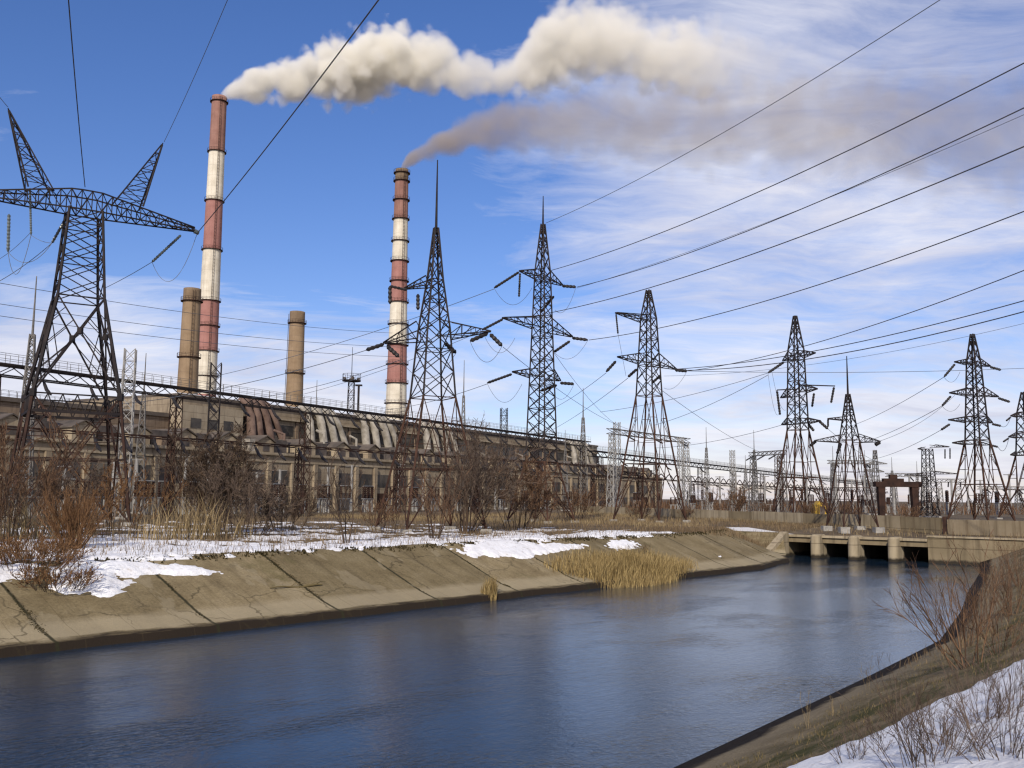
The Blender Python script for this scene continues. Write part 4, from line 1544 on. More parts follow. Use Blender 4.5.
# upper blocks
sU0, sU1, sU2 = ps(168, 14), ps(597, 14), ps(250, 14)
UH = 21.0
m = MB(); m.box(sU0, sU1, 14, 44, 0, UH); m.build('upper_wall', M['plant_wall'], PL)
m = MB(); m.box(sU0 + 1, sU1 + 0.3, 13.6, 44, UH, UH + 0.6); m.build('roof', M['roof'], PL)
m = MB(); m.box(sA, sU0 - 0.3, 14, 44, 0, 17.0); m.build('upper_wall', M['plant_brown'], PL)
m = MB(); m.box(sA, sU0 - 0.35, 13.6, 44, 17.0, 17.7); m.build('roof', M['roof'], PL)
m = MB(); m.box(sU0 - 0.2, sU0 + 15, 11, 13.9, 0, 19.4); m.build('stair_tower', M['plant_pale'], PL)
for k in range(3):
    m = MB(); m.box(sU0 + 2 + k * 4, sU0 + 4.4 + k * 4, 10.93, 10.985, 15.2, 17); m.build('window', M['darkglass'], PL)
m = MB(); m.box(sU1 + 0.4, sB - 1, 14, 40, 0, 13.2); m.build('upper_wall', M['plant_brown'], PL)
m = MB(); m.box(sU1 + 0.4, sB - 0.8, 13.7, 40, 13.2, 13.7); m.build('roof', M['roof'], PL)
# strip windows in the upper walls
x = sU0 + 17
while x < sU1 - 10:
    m = MB(); m.box(x, x + 15.5, 13.92, 13.985, 15.4, 17.6)
    for k in range(1, 10): m.box(x + k * 1.55 - 0.06, x + k * 1.55 + 0.06, 13.86, 13.915, 15.4, 17.6)
    m.build('window', M['darkglass'], PL)
    m = MB(); m.box(x, x + 15.5, 13.92, 13.985, 12.0, 13.4); m.build('window', M['darkglass'], PL)
    x += 17.5
x = sA + 4
while x < sU0 - 8:
    m = MB(); m.box(x, x + 4.5, 13.92, 13.985, 12.4, 15.3); m.build('window', M['darkglass'], PL)
    x += 8.2
m = MB(); m.box(sU0 + 15.2, sU1, 13.3, 13.98, 18.6, 18.95); m.build('cornice', M['plant_pale'], PL)
x = sU0 + 16
while x < sU1:
    m = MB(); m.box(x - 0.35, x + 0.35, 13.7, 13.98, 11, 18.55); m.build('buttress', M['plant_brown'], PL)
    x += 8.75
# small gabled housings on the lower roof
x = sA + 6
i = 0
while x < sB - 8:
    m = MB()
    m.prism([(x, LW + 0.5), (x + 4.2, LW + 0.5), (x + 4.2, LW + 2.6), (x + 2.1, LW + 3.6), (x, LW + 2.6)], 2.5, 11)
    hs = m.build('roof_housing', M['plant_pale'] if i % 3 else M['plant_wall'], PL)
    m = MB(); m.box(x + 1.2, x + 2.8, 2.4, 2.49, LW + 0.8, LW + 2.1); m.build('vent', M['darkmetal'], hs)
    m = MB(); m.prism([(x - 0.3, LW + 2.5), (x + 2.1, LW + 3.68), (x + 4.5, LW + 2.5), (x + 4.5, LW + 2.68), (x + 2.1, LW + 3.9), (x - 0.3, LW + 2.68)], 2.2, 11.2)
    m.build('gable_roof', M['roof'], hs)
    m = MB(); m.box(x + 5.0, x + 8.4, 3.2, 9, LW + 0.5, LW + 3.2)
    m.build('fan_unit', M['darkmetal'], PL)
    if prg.random() < 0.5:
        m = MB(); zt_ = prg.uniform(2.5, 5.5); m.tube([(x + 9.6, 5, LW + 0.5), (x + 9.6, 5, LW + zt_), (x + 9.6 + prg.uniform(-1, 1), 7, LW + zt_ + 0.8)], 0.28, 8); m.build('vent_pipe', M[prg.choice(('duct', 'rustduct', 'darkrust'))], PL)
    if prg.random() < 0.45:
        w_ = prg.uniform(1.2, 2.6); m = MB(); m.box(x + 5.2, x + 5.2 + w_, 0.3, 2.2, LW + 0.5, LW + prg.uniform(1.4, 3.0)); m.build('roof_box', M[prg.choice(('duct', 'darkmetal', 'plant_brown'))], PL)
    x += prg.choice((9.6, 10.6, 11.8, 10.2))
    i += 1
# leaning ducts in groups from the upper roof down to the lower one
for gi, (pxs, mt) in enumerate((((246, 252, 259, 265), 'rustduct'), ((306, 317, 325, 331), 'duct'), ((362, 371, 380, 386), 'duct'), ((424, 432, 440, 447), 'duct'), ((572, 577, 582, 586), 'duct'))):
    for j, px in enumerate(pxs):
        s = ps(px, 12)
        sl_ = (0.0, 0.6, 1.8, 3.6)[j]
        r = 0.95 if j < 3 else 0.7
        m = MB()
        m.tube([(s + 0.2, 15.5, UH - 0.4), (s + 0.1, 13.6, UH + 0.9), (s, 12.2, UH + 0.2), (s + sl_ * 0.4, 11.6, UH - 2.2), (s + sl_, 10.8, LW + 3.4), (s + sl_ + 0.1, 10.6, LW + 0.5)], r, 12)
        m.build('duct', M[mt], PL, smooth=True)
# roof parapet snow line + plant details
m = MB(); m.box(sU0 + 1, sU1, 13.62, 16, UH + 0.6, UH + 0.72); m.build('roof_snow', M['snowroof'], PL)


# ------------------------------------------------------------------ switchyard steel
def truss_line(label, A, B, depth, wid, sup_every, gz, rail=True, sup_w=1.0, drops=0, mats=('steel', 'darkrust'), lower=None, cat='gantry', nodes=None):
    A, B = Vector(A), Vector(B)
    root = empty('yard_gantry', (A.x, A.y, gz))
    tag(root, label, cat)
    off = Vector((A.x, A.y, gz))
    L = (B - A).length
    t = (B - A).normalized()
    s = Vector((-t.y, t.x, 0))
    up = Vector((0, 0, 1))
    m = MB()
    n = max(4, int(L / 2.2))
    for sg in (-1, 1):
        m.bar(A + s * sg * wid, B + s * sg * wid, 0.3 if wid > 0.5 else 0.14)
        m.bar(A + s * sg * wid - up * depth, B + s * sg * wid - up * depth, 0.2 if wid > 0.5 else 0.1)
        for i in range(n):
            a, b = A.lerp(B, i / n) + s * sg * wid, A.lerp(B, (i + 1) / n) + s * sg * wid
            if i % 2: m.bar(a, b - up * depth, 0.11)
            else: m.bar(a - up * depth, b, 0.11)
    m.build('truss_beam', M[mats[0]], root, off)
    if rail:
        m = MB()
        for sg in (-1, 1):
            for h in (0.65, 1.3):
                m.bar(A + s * sg * wid + up * h, B + s * sg * wid + up * h, 0.05)
            k = max(2, int(L / 1.6))
            for i in range(k + 1):
                p = A.lerp(B, i / k) + s * sg * wid
                m.bar(p, p + up * 1.3, 0.10 if i % 6 == 0 else 0.05)
        m.build('railing', M['greysteel'], root, off)
    k = max(1, int(L / sup_every))
    for i in range(k + 1):
        p = A.lerp(B, (i + 0.15) / (k + 0.3))
        m = MB()
        lattice(m, (p.x, p.y), sup_w * 1.5, sup_w, gz - 0.2, A.z - depth, 9, 0.13, 0.07, math.atan2(t.y, t.x))
        m.build('support_post', M[mats[1]], root, off)
    if lower:
        m = MB()
        a, b = A.copy(), B.copy()
        a.z = b.z = lower
        for sg in (-1, 1):
            m.bar(a + s * sg * 0.5, b + s * sg * 0.5, 0.3)
        kk = int(L / 7)
        for i in range(kk):
            p, q = a.lerp(b, i / kk), a.lerp(b, (i + 1) / kk)
            m.tube([p - s * 2, p.lerp(q, 0.25) + up * 1.0 - s * 2, p.lerp(q, 0.5) + up * 1.5 - s * 2, p.lerp(q, 0.75) + up * 1.0 - s * 2, q - s * 2], 0.16, 5)
        m.build('lower_beam', M['darkrust'], root, off)
    for i in range(drops):
        p = A.lerp(B, (i + 0.5) / drops) - up * depth - s * wid
        q = p + (-s * 2.6 - t * 0.6 - up * 2.0)
        mm = p.lerp(q, 0.5) - up * 0.35
        m = MB()
        m.tube([p, p.lerp(mm, 0.5), mm, mm.lerp(q, 0.5), q], [0.1, 0.2, 0.22, 0.2, 0.1], 7)
        m.build('insulator', M['insul'], root, off)
    return root


ZG = 20.8


def gz_pt(px, py, z):
    return on_z(px, py, z)


truss_line('long railed steel gantry running along the whole plant front', gz_pt(-40, 359, ZG), gz_pt(588, 442, ZG), 1.3, 0.8, 26, ZP, True, 1.1, 26)
truss_line('dark busbar line with hanging strings low before the plant wall', gz_pt(-30, 424, 13.0), gz_pt(600, 466, 13.0), 0.3, 0.25, 22, ZP, False, 0.6, 34, mats=('darkrust', 'darkrust'))
truss_line('lower railed gantry at the far left behind the horned pylon', gz_pt(-30, 394, ZG), gz_pt(163, 418.5, ZG), 1.0, 0.7, 30, ZP, True, 1.0, 7)
truss_line('long yard gantry stepping down behind the paired right pylons', gz_pt(590, 450.5, 17.5), gz_pt(885, 485.5, 17.5), 1.3, 0.8, 40, ZP, True, 1.2, 16, lower=11.5)


def mast_proto(w0, w1, h, spike, mat, n=12):
    root = empty('lattice_mast', (0, 0, 0))
    m = MB()
    lattice(m, (0, 0), w0, w1, -0.3, h, n, 0.14, 0.08, R(15), 'x')
    m.build('mast_shaft', M[mat], root)
    if spike:
        m = MB(); m.tube([(0, 0, h - 0.5), (0, 0, h + spike * 0.5), (0, 0, h + spike)], [0.16, 0.1, 0.06], 6); m.build('lightning_rod', M[mat], root)
    m = MB(); m.box(-w0 * 0.7, w0 * 0.7, -w0 * 0.7, w0 * 0.7, -0.5, 0.25); m.build('footing', M['footing'], root)
    return root


masts = [  # px, top row, distance, kind, label
    (21, 276, 112, 'spike', 'pale tapering lattice mast at the far left behind the horned pylon'),
    (122, 349, 116, 'flat', 'pale flat-topped lattice mast right of the horned pylon'),
    (138, 353, 150, 'spike', 'thin spiked mast just right of the pale flat-topped mast'),
    (210, 363, 132, 'dark', 'dark flat-topped lattice post before the striped chimney foot'),
    (313, 380, 300, 'spike', 'far thin spiked mast between the slim tan chimney and floodlight mast'),
    (462, 360, 290, 'spike', 'thin spiked mast right of the spiked pylon above the roof'),
    (503, 408, 250, 'dark', 'short dark lattice post rising above the plant roof end'),
    (583, 388, 250, 'spike', 'tall spiked mast right of the three-armed pylon'),
    (565, 430, 230, 'spike', 'short spiked mast at the right foot of the three-armed pylon'),
    (617, 422, 215, 'flat', 'pale flat-topped post left of the one-horned pylon'),
    (681, 437, 225, 'flat', 'pale flat-topped post right of the one-horned pylon'),
    (707, 427, 235, 'spike', 'tall spiked yard mast midway between the one-horned and bracketed pylons'),
    (733, 450, 240, 'flat', 'pale flat-topped post right of the tall spiked yard mast'),
    (746, 455, 260, 'spike', 'short thin spiked mast among the yard posts'),
    (755, 430, 240, 'spike', 'spiked mast holding the left end of the yard portal beam'),
    (779, 456, 225, 'rusty', 'rust-brown lattice post left of the bracketed pylon'),
    (834, 446, 260, 'spike', 'spiked mast between the bracketed and short spiked pylons'),
    (866, 450, 270, 'spike', 'spiked mast right of the short spiked pylon'),
    (893, 457, 265, 'spike', 'spiked mast rising over the rusty portal frame'),
    (918, 461, 270, 'spike', 'spiked mast right of the rusty portal frame'),
]
protos = {}
for px, py, dd, kind, lb in masts:
    p = stand(px, dd)
    H = at(px, py, dd).z - p.z
    key = kind
    if key not in protos:
        protos[key] = {'spike': lambda: mast_proto(2.0, 0.45, 20, 6.5, 'greysteel', 13), 'flat': lambda: mast_proto(1.5, 1.2, 20, 0, 'galv', 13),
                       'dark': lambda: mast_proto(1.4, 1.3, 20, 0, 'steel', 13), 'rusty': lambda: mast_proto(1.9, 1.5, 20, 0, 'rust', 11)}[key]()
        o = protos[key]
    else:
        o = copy_tree(protos[key])
    full = 26.5 if kind == 'spike' else 20.0
    k = H / full
    o.location = p
    o.scale = (max(0.8, min(1.25, k)), max(0.8, min(1.25, k)), k)
    tag(o, lb, 'mast', 'lattice masts of the switchyard')

# floodlight mast
dd = 262
p = stand(348, dd)
fl = empty('floodlight_mast', p)
tag(fl, 'floodlight mast with a railed round platform above the plant roof', 'mast')
H = at(348, 381, dd).z - p.z
m = MB(); lattice(m, (0, 0), 2.4, 1.5, 0, H, 14, 0.16, 0.1, R(20)); m.build('mast_shaft', M['steel'], fl)
m = MB(); m.lathe([(0.1, H - 0.3), (2.6, H - 0.1), (2.6, H + 0.2), (0.1, H + 0.2)], 12)
for k in range(10):
    a = k * 0.628
    m.bar((2.5 * math.cos(a), 2.5 * math.sin(a), H), (2.5 * math.cos(a), 2.5 * math.sin(a), H + 1.9), 0.1)
m.tube([(2.5 * math.cos(k * 0.628), 2.5 * math.sin(k * 0.628), H + 1.9) for k in range(11)], 0.06, 4)
m.build('platform', M['steel'], fl)
for k in range(4):
    a = k * 1.57 + 0.3
    m = MB(); m.tube([(1.5 * math.cos(a), 1.5 * math.sin(a), H + 0.7), (2.3 * math.cos(a), 2.3 * math.sin(a), H + 0.55)], [0.35, 0.55], 10); m.build('floodlight', M['darkmetal'], fl)
m = MB(); m.tube([(0, 0, H), (0, 0, H + 9.5)], [0.12, 0.06], 6); m.build('lightning_rod', M['steel'], fl)
p = stand(355.5, 255)
lp = empty('lamp_post', p)
tag(lp, 'slim dark post with a flat head right beside the floodlight mast', 'post')
H = at(355.5, 386, 255).z - p.z
m = MB(); m.tube([(0, 0, 0), (0, 0, H)], 0.3, 8); m.build('pole', M['steel'], lp)
m = MB(); m.box(-0.9, 0.9, -0.5, 0.5, H, H + 0.4); m.build('head', M['steel'], lp)


def portal(label, L, Rr, d1, d2, beam, mat, extra=0, thick=0.9, drop=True, mat2=None):
    """two lattice posts and a truss beam; L, Rr are beam-end pixels"""
    a, b = at(*L, d1), at(*Rr, d2)
    zt = (a.z + b.z) / 2
    root = empty('yard_portal', (a.x, a.y, ZP))
    tag(root, label, 'portal', 'steel portals of the switchyard')
    off = Vector((a.x, a.y, ZP))
    a.z = b.z = zt
    t = (b - a).normalized()
    s = Vector((-t.y, t.x, 0))
    m = MB()
    n = 8
    A, B = a - t * extra, b + t * extra
    ch = [s * 0.5, -s * 0.5, s * 0.5 - Vector((0, 0, thick)), -s * 0.5 - Vector((0, 0, thick))]
    for c_ in ch: m.bar(A + c_, B + c_, 0.17)
    for i in range(n):
        for c1_, c2_ in ((0, 2), (1, 3), (0, 1)):
            p_, q_ = A.lerp(B, i / n), A.lerp(B, (i + 1) / n)
            m.bar(p_ + ch[c1_], q_ + ch[c2_], 0.1)
            m.bar(p_ + ch[c2_], q_ + ch[c1_], 0.1)
    m.build('truss_beam', M[mat], root, off)
    for e in (a, b):
        m = MB(); lattice(m, (e.x, e.y), 1.9, 1.0, ZP - 0.2, zt - thick, 8, 0.15, 0.09, math.atan2(t.y, t.x)); m.build('post', M[mat2 or mat], root, off)
    if drop:
        for k in range(3):
            p_ = A.lerp(B, (k + 0.5) / 3) - Vector((0, 0, thick)) - s * 0.5
            q_ = p_ + Vector((-s.x * 2.4, -s.y * 2.4, -1.2))
            ins_string(p_, q_, 0.2, root, off)
    return root


portal('truss-topped yard portal behind the legs of the one-horned pylon', (612, 427), (686, 440), 205, 235, 0, 'greysteel', 1.5, 1.1, True, 'galv')
portal('yard portal on the spiked mast left of the bracketed pylon', (753, 450), (781, 453), 236, 226, 0, 'greysteel', 1.2)
portal('yard portal behind the short spiked pylon', (833, 459), (868, 462), 262, 262, 0, 'greysteel', 1.5)
portal('yard portal above the rusty portal frame', (893, 473), (925, 474), 258, 258, 0, 'greysteel', 2)
portal('pale yard portal under the four-armed pylon left legs', (939, 479), (958, 479), 240, 238, 0, 'greysteel', 2, 0.8)
portal('low yard portal at the right behind the pale wall', (985, 486), (1018, 487), 265, 265, 0, 'greysteel', 2, 0.8)
portal('low yard portal between the tall spiked yard mast and its neighbours', (692, 481), (733, 484), 262, 300, 0, 'darkrust', 1.5, 0.8)
portal('low rusty yard portal left of the bracketed pylon feet', (742, 485), (779, 487), 270, 310, 0, 'darkrust', 1.5, 0.8)
portal('low yard portal seen through the bracketed pylon legs', (792, 487), (826, 489), 275, 310, 0, 'darkrust', 1.5, 0.8)
portal('low portal before the plant wall behind the one-horned pylon', (608, 470), (640, 473), 235, 262, 0, 'darkrust', 1.5, 0.8)

# small T tower at the right
d = 190
pylon('yard_tower', 'small flat-topped yard tower with side arms before the four-armed pylon', 930, 515, d, ZP,
      [(505, 2.4), (449, 1.6)], 2.8, [(918, 449, 949, 447, 0.5), (905, 475, 957, 474, 0.6)], R(5), 0.2, 0.1, None, ('steel', 'steel'), npan=[6],
      strings=[(945, 449, 945, 459, 0, 0.16), (950, 448, 950, 459, 0, 0.16)])
d = 215
pylon('yard_tower', 'thin yard tower with stacked ring arms left of the rusty portal frame', 877, 512, d, ZP,
      [(505, 1.8), (450, 0.6)], 2.2, [(866, 464, 887, 464, 0.6), (864, 471, 884, 472, 0.6)], R(5), 0.18, 0.1, None, ('greysteel', 'greysteel'), npan=[7])

# rusty portal frame (old crane frame)
dd = 170
a, b = stand(881, dd), stand(914.5, dd)
rp = empty('rusty_portal_frame', (a.x, a.y, ZP))
tag(rp, 'squat rusty portal frame with a hump on its beam', 'frame')
off = Vector((a.x, a.y, ZP))
zt = at(898, 487, dd).z - ZP
Wd = b.x - a.x
for x in (0, Wd):
    m = MB(); m.add([(x - 0.45, -0.5, 0), (x + 0.45, -0.5, 0), (x + 0.45, 0.5, 0), (x - 0.45, 0.5, 0), (x - 0.62, -0.6, zt), (x + 0.62, -0.6, zt), (x + 0.62, 0.6, zt), (x - 0.62, 0.6, zt)],
                    [(4, 5, 6, 7), (0, 1, 5, 4), (1, 2, 6, 5), (2, 3, 7, 6), (3, 0, 4, 7)]); m.build('leg', M['darkrust'], rp)
m = MB(); m.box(-1.1, Wd + 1.1, -0.7, 0.7, zt, zt + 0.95); m.build('beam', M['darkrust'], rp)
m = MB(); m.box(0.4, 4.0, -0.5, 0.5, zt + 0.95, zt + 1.5); m.box(1.6, 2.9, -0.4, 0.4, zt + 1.5, zt + 2.2); m.build('trolley', M['darkrust'], rp)

# yellow shed
p = stand(817, 200)
ys = empty('yellow_shed', p)
tag(ys, 'small yellow shed between the legs of the bracketed pylon', 'shed')
m = MB(); m.prism([(-0.8, 0), (1.6, 0), (1.5, 1.8), (0.3, 3.0), (-0.8, 1.9)], -1, 1.5); m.build('shed_body', M['yellow'], ys)
m = MB(); m.box(0.2, 1.2, -1.06, -1.01, 0, 1.9); m.build('door', M['darkmetal'], ys)

# rows of post insulators / breakers in front of the plant and in the yard
def breaker_proto():
    root = empty('switchgear_unit', (0, 0, 0))
    m = MB()
    for x in (-1.3, 0, 1.3):
        m.tube([(x, 0, 0), (x, 0, 2.4)], 0.14, 6)
    m.box(-1.7, 1.7, -0.15, 0.15, 2.4, 2.6)
    m.build('stand', M['galv'], root)
    for x in (-1.3, 0, 1.3):
        m = MB()
        pts = [(x, 0, 2.6 + 2.2 * i / 12) for i in range(13)]
        m.tube(pts, [0.24 if i % 2 else 0.14 for i in range(13)], 8)
        m.build('insulator', M['darkrust'], root)
    m = MB(); m.tube([(-1.5, 0, 4.9), (1.5, 0, 4.9)], 0.09, 6); m.build('busbar', M['galv'], root)
    return root


bp = None
nb_ = 0
spots = []
for k in range(44):
    s = ps(8 + k * 15, -9)
    spots.append((s, -9 - (k % 3) * 2.0))
for k, (s, w) in enumerate(spots):
    P = Vector((p0.x, p0.y, ZP)) + gxv * s + gyv * w
    if bp is None: o = bp = breaker_proto()
    else: o = copy_tree(bp)
    o.location = P
    o.rotation_euler = (0, 0, GA + (k % 2) * 0.1)
    tag(o, 'small three-post switchgear unit in the row before the plant wall', 'switchgear', 'switchgear units in the row along the plant wall')
for k in range(30):
    px = 675 + (k * 59) % 345
    dd = 215 + (k * 53) % 70
    o = copy_tree(bp)
    o.location = stand(px, dd)
    o.rotation_euler = (0, 0, 0.3 + (k % 5) * 0.35)
    o.scale = (0.8 + 0.1 * (k % 4), 1, 0.7 + 0.12 * ((k * 3) % 5))
    tag(o, 'three-post switchgear unit standing in the yard among pale posts', 'switchgear', 'switchgear units out in the yard')


# concrete posts with caps
def cpost():
    root = empty('yard_post', (0, 0, 0))
    m = MB(); m.tube([(0, 0, -0.3), (0, 0, 9.2)], [0.32, 0.22], 8); m.build('shaft', M['galv'], root)
    m = MB(); m.bar((-1.3, 0, 9.0), (1.3, 0, 9.0), 0.2); m.build('cap_beam', M['greysteel'], root)
    return root


cp = None
for k in range(40):
    if k < 16:
        s = ps(60 + k * 36, -4); P = Vector((p0.x, p0.y, ZP)) + gxv * s + gyv * (-5 - (k % 2) * 3)
        lb = 'slim pale yard post in front of the plant wall'; gp = 'yard posts before the plant'
    else:
        P = stand(678 + ((k - 16) * 29) % 335, 220 + (k * 31) % 60)
        lb = 'slim pale yard post out in the switchyard'; gp = 'yard posts in the switchyard'
    if cp is None: o = cp = cpost()
    else: o = copy_tree(cp)
    o.location = P
    o.scale = (1, 1, 0.75 + 0.08 * (k % 5))
    tag(o, lb, 'post', gp)

# ------------------------------------------------------------------ overhead wires
def wire(label, P, dP, Q, dQ, sag, r=0.035, mat='wire', ext=0.0, group=None):
    a, b = at(*P, dP), at(*Q, dQ)
    pts = sag_pts(a, b, sag, 20)
    if ext:  # carries on past the picture towards its next support
        t = (pts[-1] - pts[-2]).normalized()
        pts.append(pts[-1] + t * ext)
    m = MB(); m.tube(pts, r, 5, False)
    root = m.build('overhead_wire', M[mat], None, None)
    # origin at its start
    root.location = a
    root.data.transform(Matrix.Translation(-a))
    tag(root, label, 'wire', group or 'overhead power wires')
    return root


# from the horned pylon
wire('wire rising from the middle of the horned pylon arm to the top edge', (85, 187), 95, (68, -6), 60, 0.3, 0.045, ext=60)
wire('thin earth wire rising from the right horn of the horned pylon', (164, 142), 101, (230, -6), 70, 0.3, 0.028, 'greywire', ext=50)
wire('thin earth wire leaving the left horn tip toward the left edge', (8, 107), 88, (-4, 92), 84, 0.05, 0.03, 'greywire', ext=20)
wire('thick wire crossing the steam plume up from the horned pylon arm end', (199, 231), 103, (383, -6), 55, 0.35, 0.05, ext=60)
wire('wire falling left from the horned pylon right arm string to the yard', (152, 262), 102, (105, 288), 112, 0.1, 0.035, 'greywire', ext=0)
wire('wire sloping down left from the horned pylon body string', (52, 243), 96, (-6, 284), 100, 0.3, 0.035, 'greywire', ext=10)
wire('faint wire at far left dropping to the plant gantry', (31, 232), 93, (-6, 262), 97, 0.3, 0.025, 'greywire', ext=10)
# bundle running level across the left sky
wire('upper of three faint level wires crossing behind the striped chimney', (-6, 282), 135, (392, 333), 240, 1.2, 0.045, 'greywire')
wire('middle of three faint level wires crossing behind the striped chimney', (-6, 303), 135, (400, 347), 240, 1.2, 0.045, 'greywire')
wire('lowest of three faint level wires crossing behind the striped chimney', (-6, 315), 135, (408, 357), 240, 1.2, 0.045, 'greywire')
# wires leaving to the right
wire('uppermost faint wire running to the top edge at right', (546, 223), 119, (946, -4), 58, 1.0, 0.03, 'greywire', ext=40)
wire('wire from the top arm of the three-armed pylon, highest at right edge', (549, 271), 119, (1030, 60), 55, 1.2, 0.042, ext=50)
wire('wire from the top arm string of the three-armed pylon, second at right edge', (577, 287), 121, (1030, 105), 58, 1.2, 0.042, ext=50)
wire('faint wire just under the second wire at the right edge', (577, 288), 121, (1030, 112), 62, 0.8, 0.02, 'greywire', ext=50)
wire('wire from the shaft of the three-armed pylon, third at right edge', (549, 313), 121, (1030, 144), 58, 1.2, 0.045, ext=50)
wire('wire from the middle arm of the three-armed pylon across to the right edge', (589, 340), 121, (1030, 209), 62, 1.3, 0.042, ext=50)
wire('wire from the wide arm of the one-horned pylon to the right edge', (688, 371), 130, (1030, 268), 70, 1.1, 0.04, ext=50)
wire('upper of two close wires passing the bracketed pylon to the right edge', (677, 369), 129, (1030, 299), 76, 1.0, 0.045, ext=50)
wire('lower of two close wires passing the bracketed pylon to the right edge', (677, 370.5), 129, (1030, 310), 76, 1.2, 0.05, ext=50)
wire('thin wire below the two close wires passing the bracketed pylon', (664, 376), 130, (1030, 322), 90, 1.2, 0.02, 'greywire', ext=50)
wire('nearly level wire passing the four-armed pylon top', (687, 371), 130, (1030, 368), 140, 0.4, 0.035, 'greywire', ext=60)
# strung between pylons and the plant
wire('wire from the three-armed pylon top string down left to the chimney foot', (494, 289), 119, (216, 376), 150, 0.8, 0.04, 'greywire')
wire('wire from the spiked pylon wide arm down left over the plant', (367, 350), 88, (110, 405), 112, 0.8, 0.035, 'greywire')
wire('wire from the spiked pylon string down left to the long gantry', (400, 360), 88, (252, 398), 140, 0.6, 0.03, 'greywire')
wire('wire from the middle arm of the three-armed pylon to the spiked pylon', (482, 331), 117, (300, 395), 150, 0.6, 0.03, 'greywire')
wire('wire from the lowest arm of the three-armed pylon down left', (487, 384), 117, (385, 410), 170, 0.5, 0.035, 'greywire')
wire('slack wire from the three-armed pylon middle arm down to the right posts', (554, 353), 121, (617, 425), 212, 1.0, 0.03, 'greywire')
wire('slack wire from the spiked pylon string to the right posts', (503, 347), 90, (640, 432), 214, 1.5, 0.028, 'greywire')
wire('wire from the one-horned pylon left string down left to the plant', (606, 373), 129, (545, 412), 210, 0.5, 0.035, 'greywire')
wire('wire from the one-horned pylon lower string down left to the plant', (628, 378), 130, (548, 432), 215, 0.5, 0.035, 'greywire')
wire('wire from the bracketed pylon upper arm falling left to the yard portal', (768, 373), 165, (600, 412), 215, 0.8, 0.045, 'greywire')
wire('second wire falling left beside the one from the bracketed pylon upper arm', (768, 375), 165, (655, 425), 220, 0.8, 0.045, 'greywire')
wire('wire from the bracketed pylon lower arm to the spiked yard mast', (782, 425), 165, (655, 448), 228, 0.8, 0.04, 'greywire')
wire('thin descending wire from the one-horned pylon to the yard gantry', (652, 383), 130, (760, 452), 236, 0.8, 0.035, 'greywire')
wire('wire from the four-armed pylon top string down left to the yard', (944, 377), 149, (845, 428), 258, 0.8, 0.045, 'greywire')
wire('wire from the four-armed pylon second string down left to the yard', (942, 406), 149, (850, 446), 258, 0.8, 0.045, 'greywire')
wire('wire from the four-armed pylon third string down left to the yard', (941, 430), 149, (868, 460), 262, 0.8, 0.04, 'greywire')
wire('short wire linking the four-armed pylon and the edge pylon upper arms', (1001, 426), 149, (1011, 416), 172, 0.8, 0.04, 'greywire')
wire('slack wire linking the four-armed pylon low arm and the edge pylon', (998, 447), 149, (1009, 437), 172, 1.4, 0.04, 'greywire')
wire('wire from the bracketed pylon lower string to the short spiked pylon', (828, 429), 165, (880, 463), 215, 0.6, 0.035, 'greywire')
wire('faint wire from the short spiked pylon arm end toward the right pylons', (880, 441), 106, (955, 395), 148, 0.8, 0.025, 'greywire')


